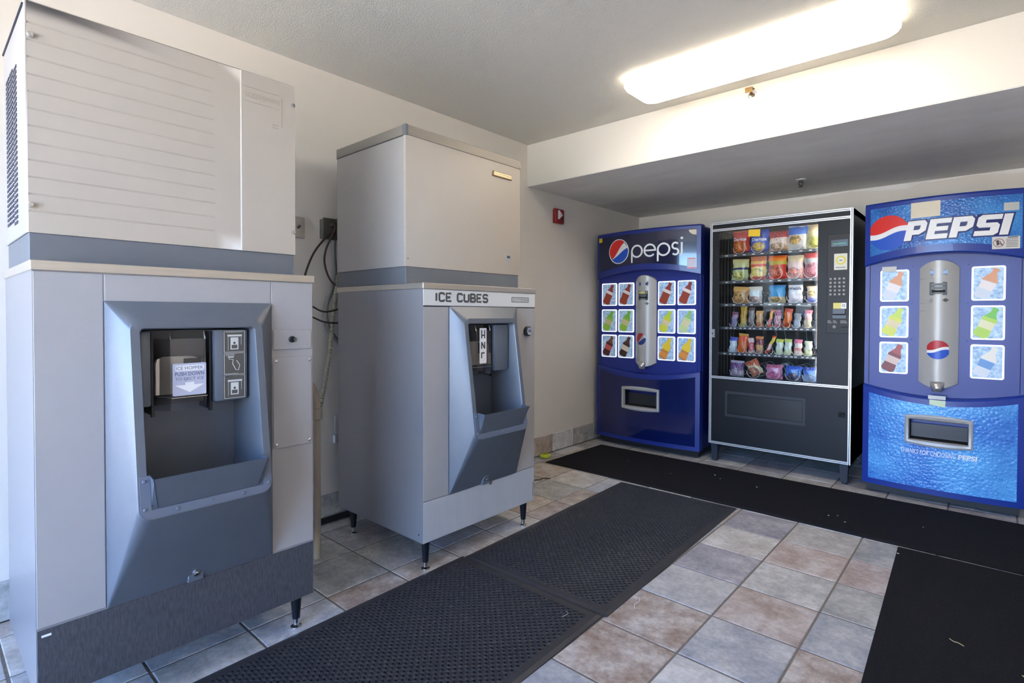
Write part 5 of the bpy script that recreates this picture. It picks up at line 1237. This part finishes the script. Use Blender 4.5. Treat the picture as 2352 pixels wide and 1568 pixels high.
cable('drain_tube', 'upper thin brown tube sagging between the two dispensers', 'tube', [(-0.5, 0.70, 1.25), (-0.62, 0.876, 1.19), (-0.62, 0.94, 1.163), (-0.62, 1.01, 1.173), (-0.6, 1.1, 1.2)], 0.0045, CORD, group='thin brown tubes')
cable('drain_tube', 'lower thin brown tube sagging between the two dispensers', 'tube', [(-0.5, 0.70, 1.18), (-0.62, 0.876, 1.135), (-0.62, 0.94, 1.11), (-0.62, 1.01, 1.103), (-0.6, 1.1, 1.11)], 0.0045, CORD, group='thin brown tubes')
cable('water_hose', 'smooth grey hose hanging down the wall below the outlet', 'hose', [(-0.71, 1.05, 1.555), (-0.71, 1.05, 1.47), (-0.71, 1.055, 1.38), (-0.70, 1.03, 1.28), (-0.70, 1.0, 1.2), (-0.70, 0.998, 1.12), (-0.71, 1.03, 1.05), (-0.71, 1.09, 0.98)], 0.013, HOSE, 10)
cable('corrugated_hose', 'ribbed cream drain hose running down the wall to the beige pipe', 'hose', [(-0.66, 1.045, 1.36), (-0.655, 1.03, 1.25), (-0.65, 1.01, 1.12), (-0.65, 0.997, 1.0), (-0.65, 0.978, 0.87), (-0.65, 0.957, 0.76), (-0.64, 0.93, 0.66)], 0.0125, mat('cream hose', srgb(176, 168, 146), 0.5), 10, ribs=0.008)
t = thing('drain_pipe', 'beige plastic drain pipe standing on the floor beside the nearest dispenser', 'pipe', (-0.36, 0.762, 0))
bm = bmesh.new(); cyl(bm, (-0.36, 0.762, 0), (-0.36, 0.762, 0.66), 0.0165, n=16); obj('upright', bm, PVC, t)
bm = bmesh.new(); lathe(bm, (-0.36, 0.762, 0.655), (0, 0, 1), [(0, 0.019), (0.004, 0.024), (0.05, 0.024), (0.055, 0.019)], 18); obj('coupling', bm, PVC, t)
bm = bmesh.new(); tube(bm, smooth_path([(-0.36, 0.762, 0.70), (-0.36, 0.758, 0.76), (-0.365, 0.73, 0.82), (-0.37, 0.67, 0.845), (-0.37, 0.56, 0.85)], 6), 0.018, 14); obj('elbow', bm, PVC, t, 60)
bm = bmesh.new(); tube(bm, [(XW+0.03, 0.3, 0.018), (XW+0.03, 1.0, 0.018), (XW+0.03, 1.75, 0.018)], 0.017, 12)
tag(obj('floor_pipe', bm, BLACK, None, 60), 'black pipe lying along the foot of the baseboard tiles', 'pipe')
t = thing('wall_plug', 'small white plug on a thin lead beside the ICE CUBES dispenser', 'plug', (XW, 1.072, 0.45))
bm = bmesh.new(); box(bm, XW, XW+0.02, 1.06, 1.08, 0.43, 0.475, bev=0.004, seg=2); obj('plug_body', bm, WHITEP, t)
bm = bmesh.new(); tube(bm, [(XW+0.01, 1.07, 0.47), (XW+0.01, 1.068, 0.58)], 0.002, 6); obj('lead', bm, WHITEP, t)

# ------------------------------------------------------------------ small things on the floor
t = thing('tape_roll', 'yellow green tape roll lying on the floor by the left wall baseboard', 'tape', (-0.672, 2.88, 0))
TAPE = mat('yellow green tape', srgb(196, 204, 60), 0.4)
bm = bmesh.new(); lathe(bm, (-0.672, 2.88, 0.0), (0, 0, 1), [(0.0, 0.03), (0.004, 0.044), (0.018, 0.046), (0.024, 0.038), (0.026, 0.026)], 22); obj('outer_wrap', bm, TAPE, t, 40)
bm = bmesh.new(); lathe(bm, (-0.672, 2.88, 0.024), (0, 0, 1), [(0, 0.026), (0.01, 0.024), (0.01, 0.016), (0.002, 0.014)], 18); obj('core', bm, mat('tape core', srgb(150, 160, 50), 0.5), t, 40)
STRAW = mat('dry straw', srgb(186, 170, 120), 0.7); BITS = mat('pale crumb', srgb(176, 172, 166), 0.8)
def straw(label, pts, r, m):
    bm = bmesh.new(); tube(bm, smooth_path(pts, 5), r, 5); tag(obj('straw', bm, m, None, 0), label, 'litter', 'bits of straw and thread')
straw('white thread lying on the rust brown tile beside the rubber mat', [(0.98, 1.365, 0.004), (0.965, 1.39, 0.005), (0.968, 1.42, 0.005), (0.955, 1.45, 0.004)], 0.001, WHITE)
straw('bent yellow straw lying on the black carpet mat', [(1.915, 1.915, 0.0135), (1.928, 1.902, 0.014), (1.938, 1.903, 0.014), (1.955, 1.893, 0.0135)], 0.0013, STRAW)
straw('short bit of straw on the black carpet mat, right of the bent one', [(2.10, 1.82, 0.0135), (2.11, 1.805, 0.014), (2.114, 1.795, 0.0135)], 0.0018, STRAW)
straw('thin thread on the near rubber mat beside its far edge', [(0.80, 1.16, 0.011), (0.815, 1.15, 0.012), (0.81, 1.12, 0.011)], 0.0009, BITS)
rc = random.Random(21)
CR = [(-0.1, 3.2), (0.3, 3.1), (0.55, 3.28), (0.61, 3.22), (0.86, 3.2), (1.33, 2.95), (1.37, 2.98), (1.42, 2.9), (1.75, 3.1), (1.69, 2.62)]
ORD = ('first', 'second', 'third', 'fourth', 'fifth', 'sixth', 'seventh', 'eighth', 'ninth')
for k, (x, y) in enumerate(CR):
    bm = bmesh.new(); r_ = rc.uniform(0.004, 0.007)
    bmesh.ops.create_icosphere(bm, subdivisions=1, radius=r_)
    for v_ in bm.verts: v_.co = Vector((x+v_.co.x, y+v_.co.y*rc.uniform(0.6, 1), 0.012+max(0, v_.co.z*0.6)))
    tag(obj('crumb', bm, BITS, None, 0), ('pale crumb on the black carpet runner, %s from its left end' % ORD[k]) if k < 9 else 'pale crumb at the left edge of the black carpet mat', 'litter', 'crumbs on the carpet')
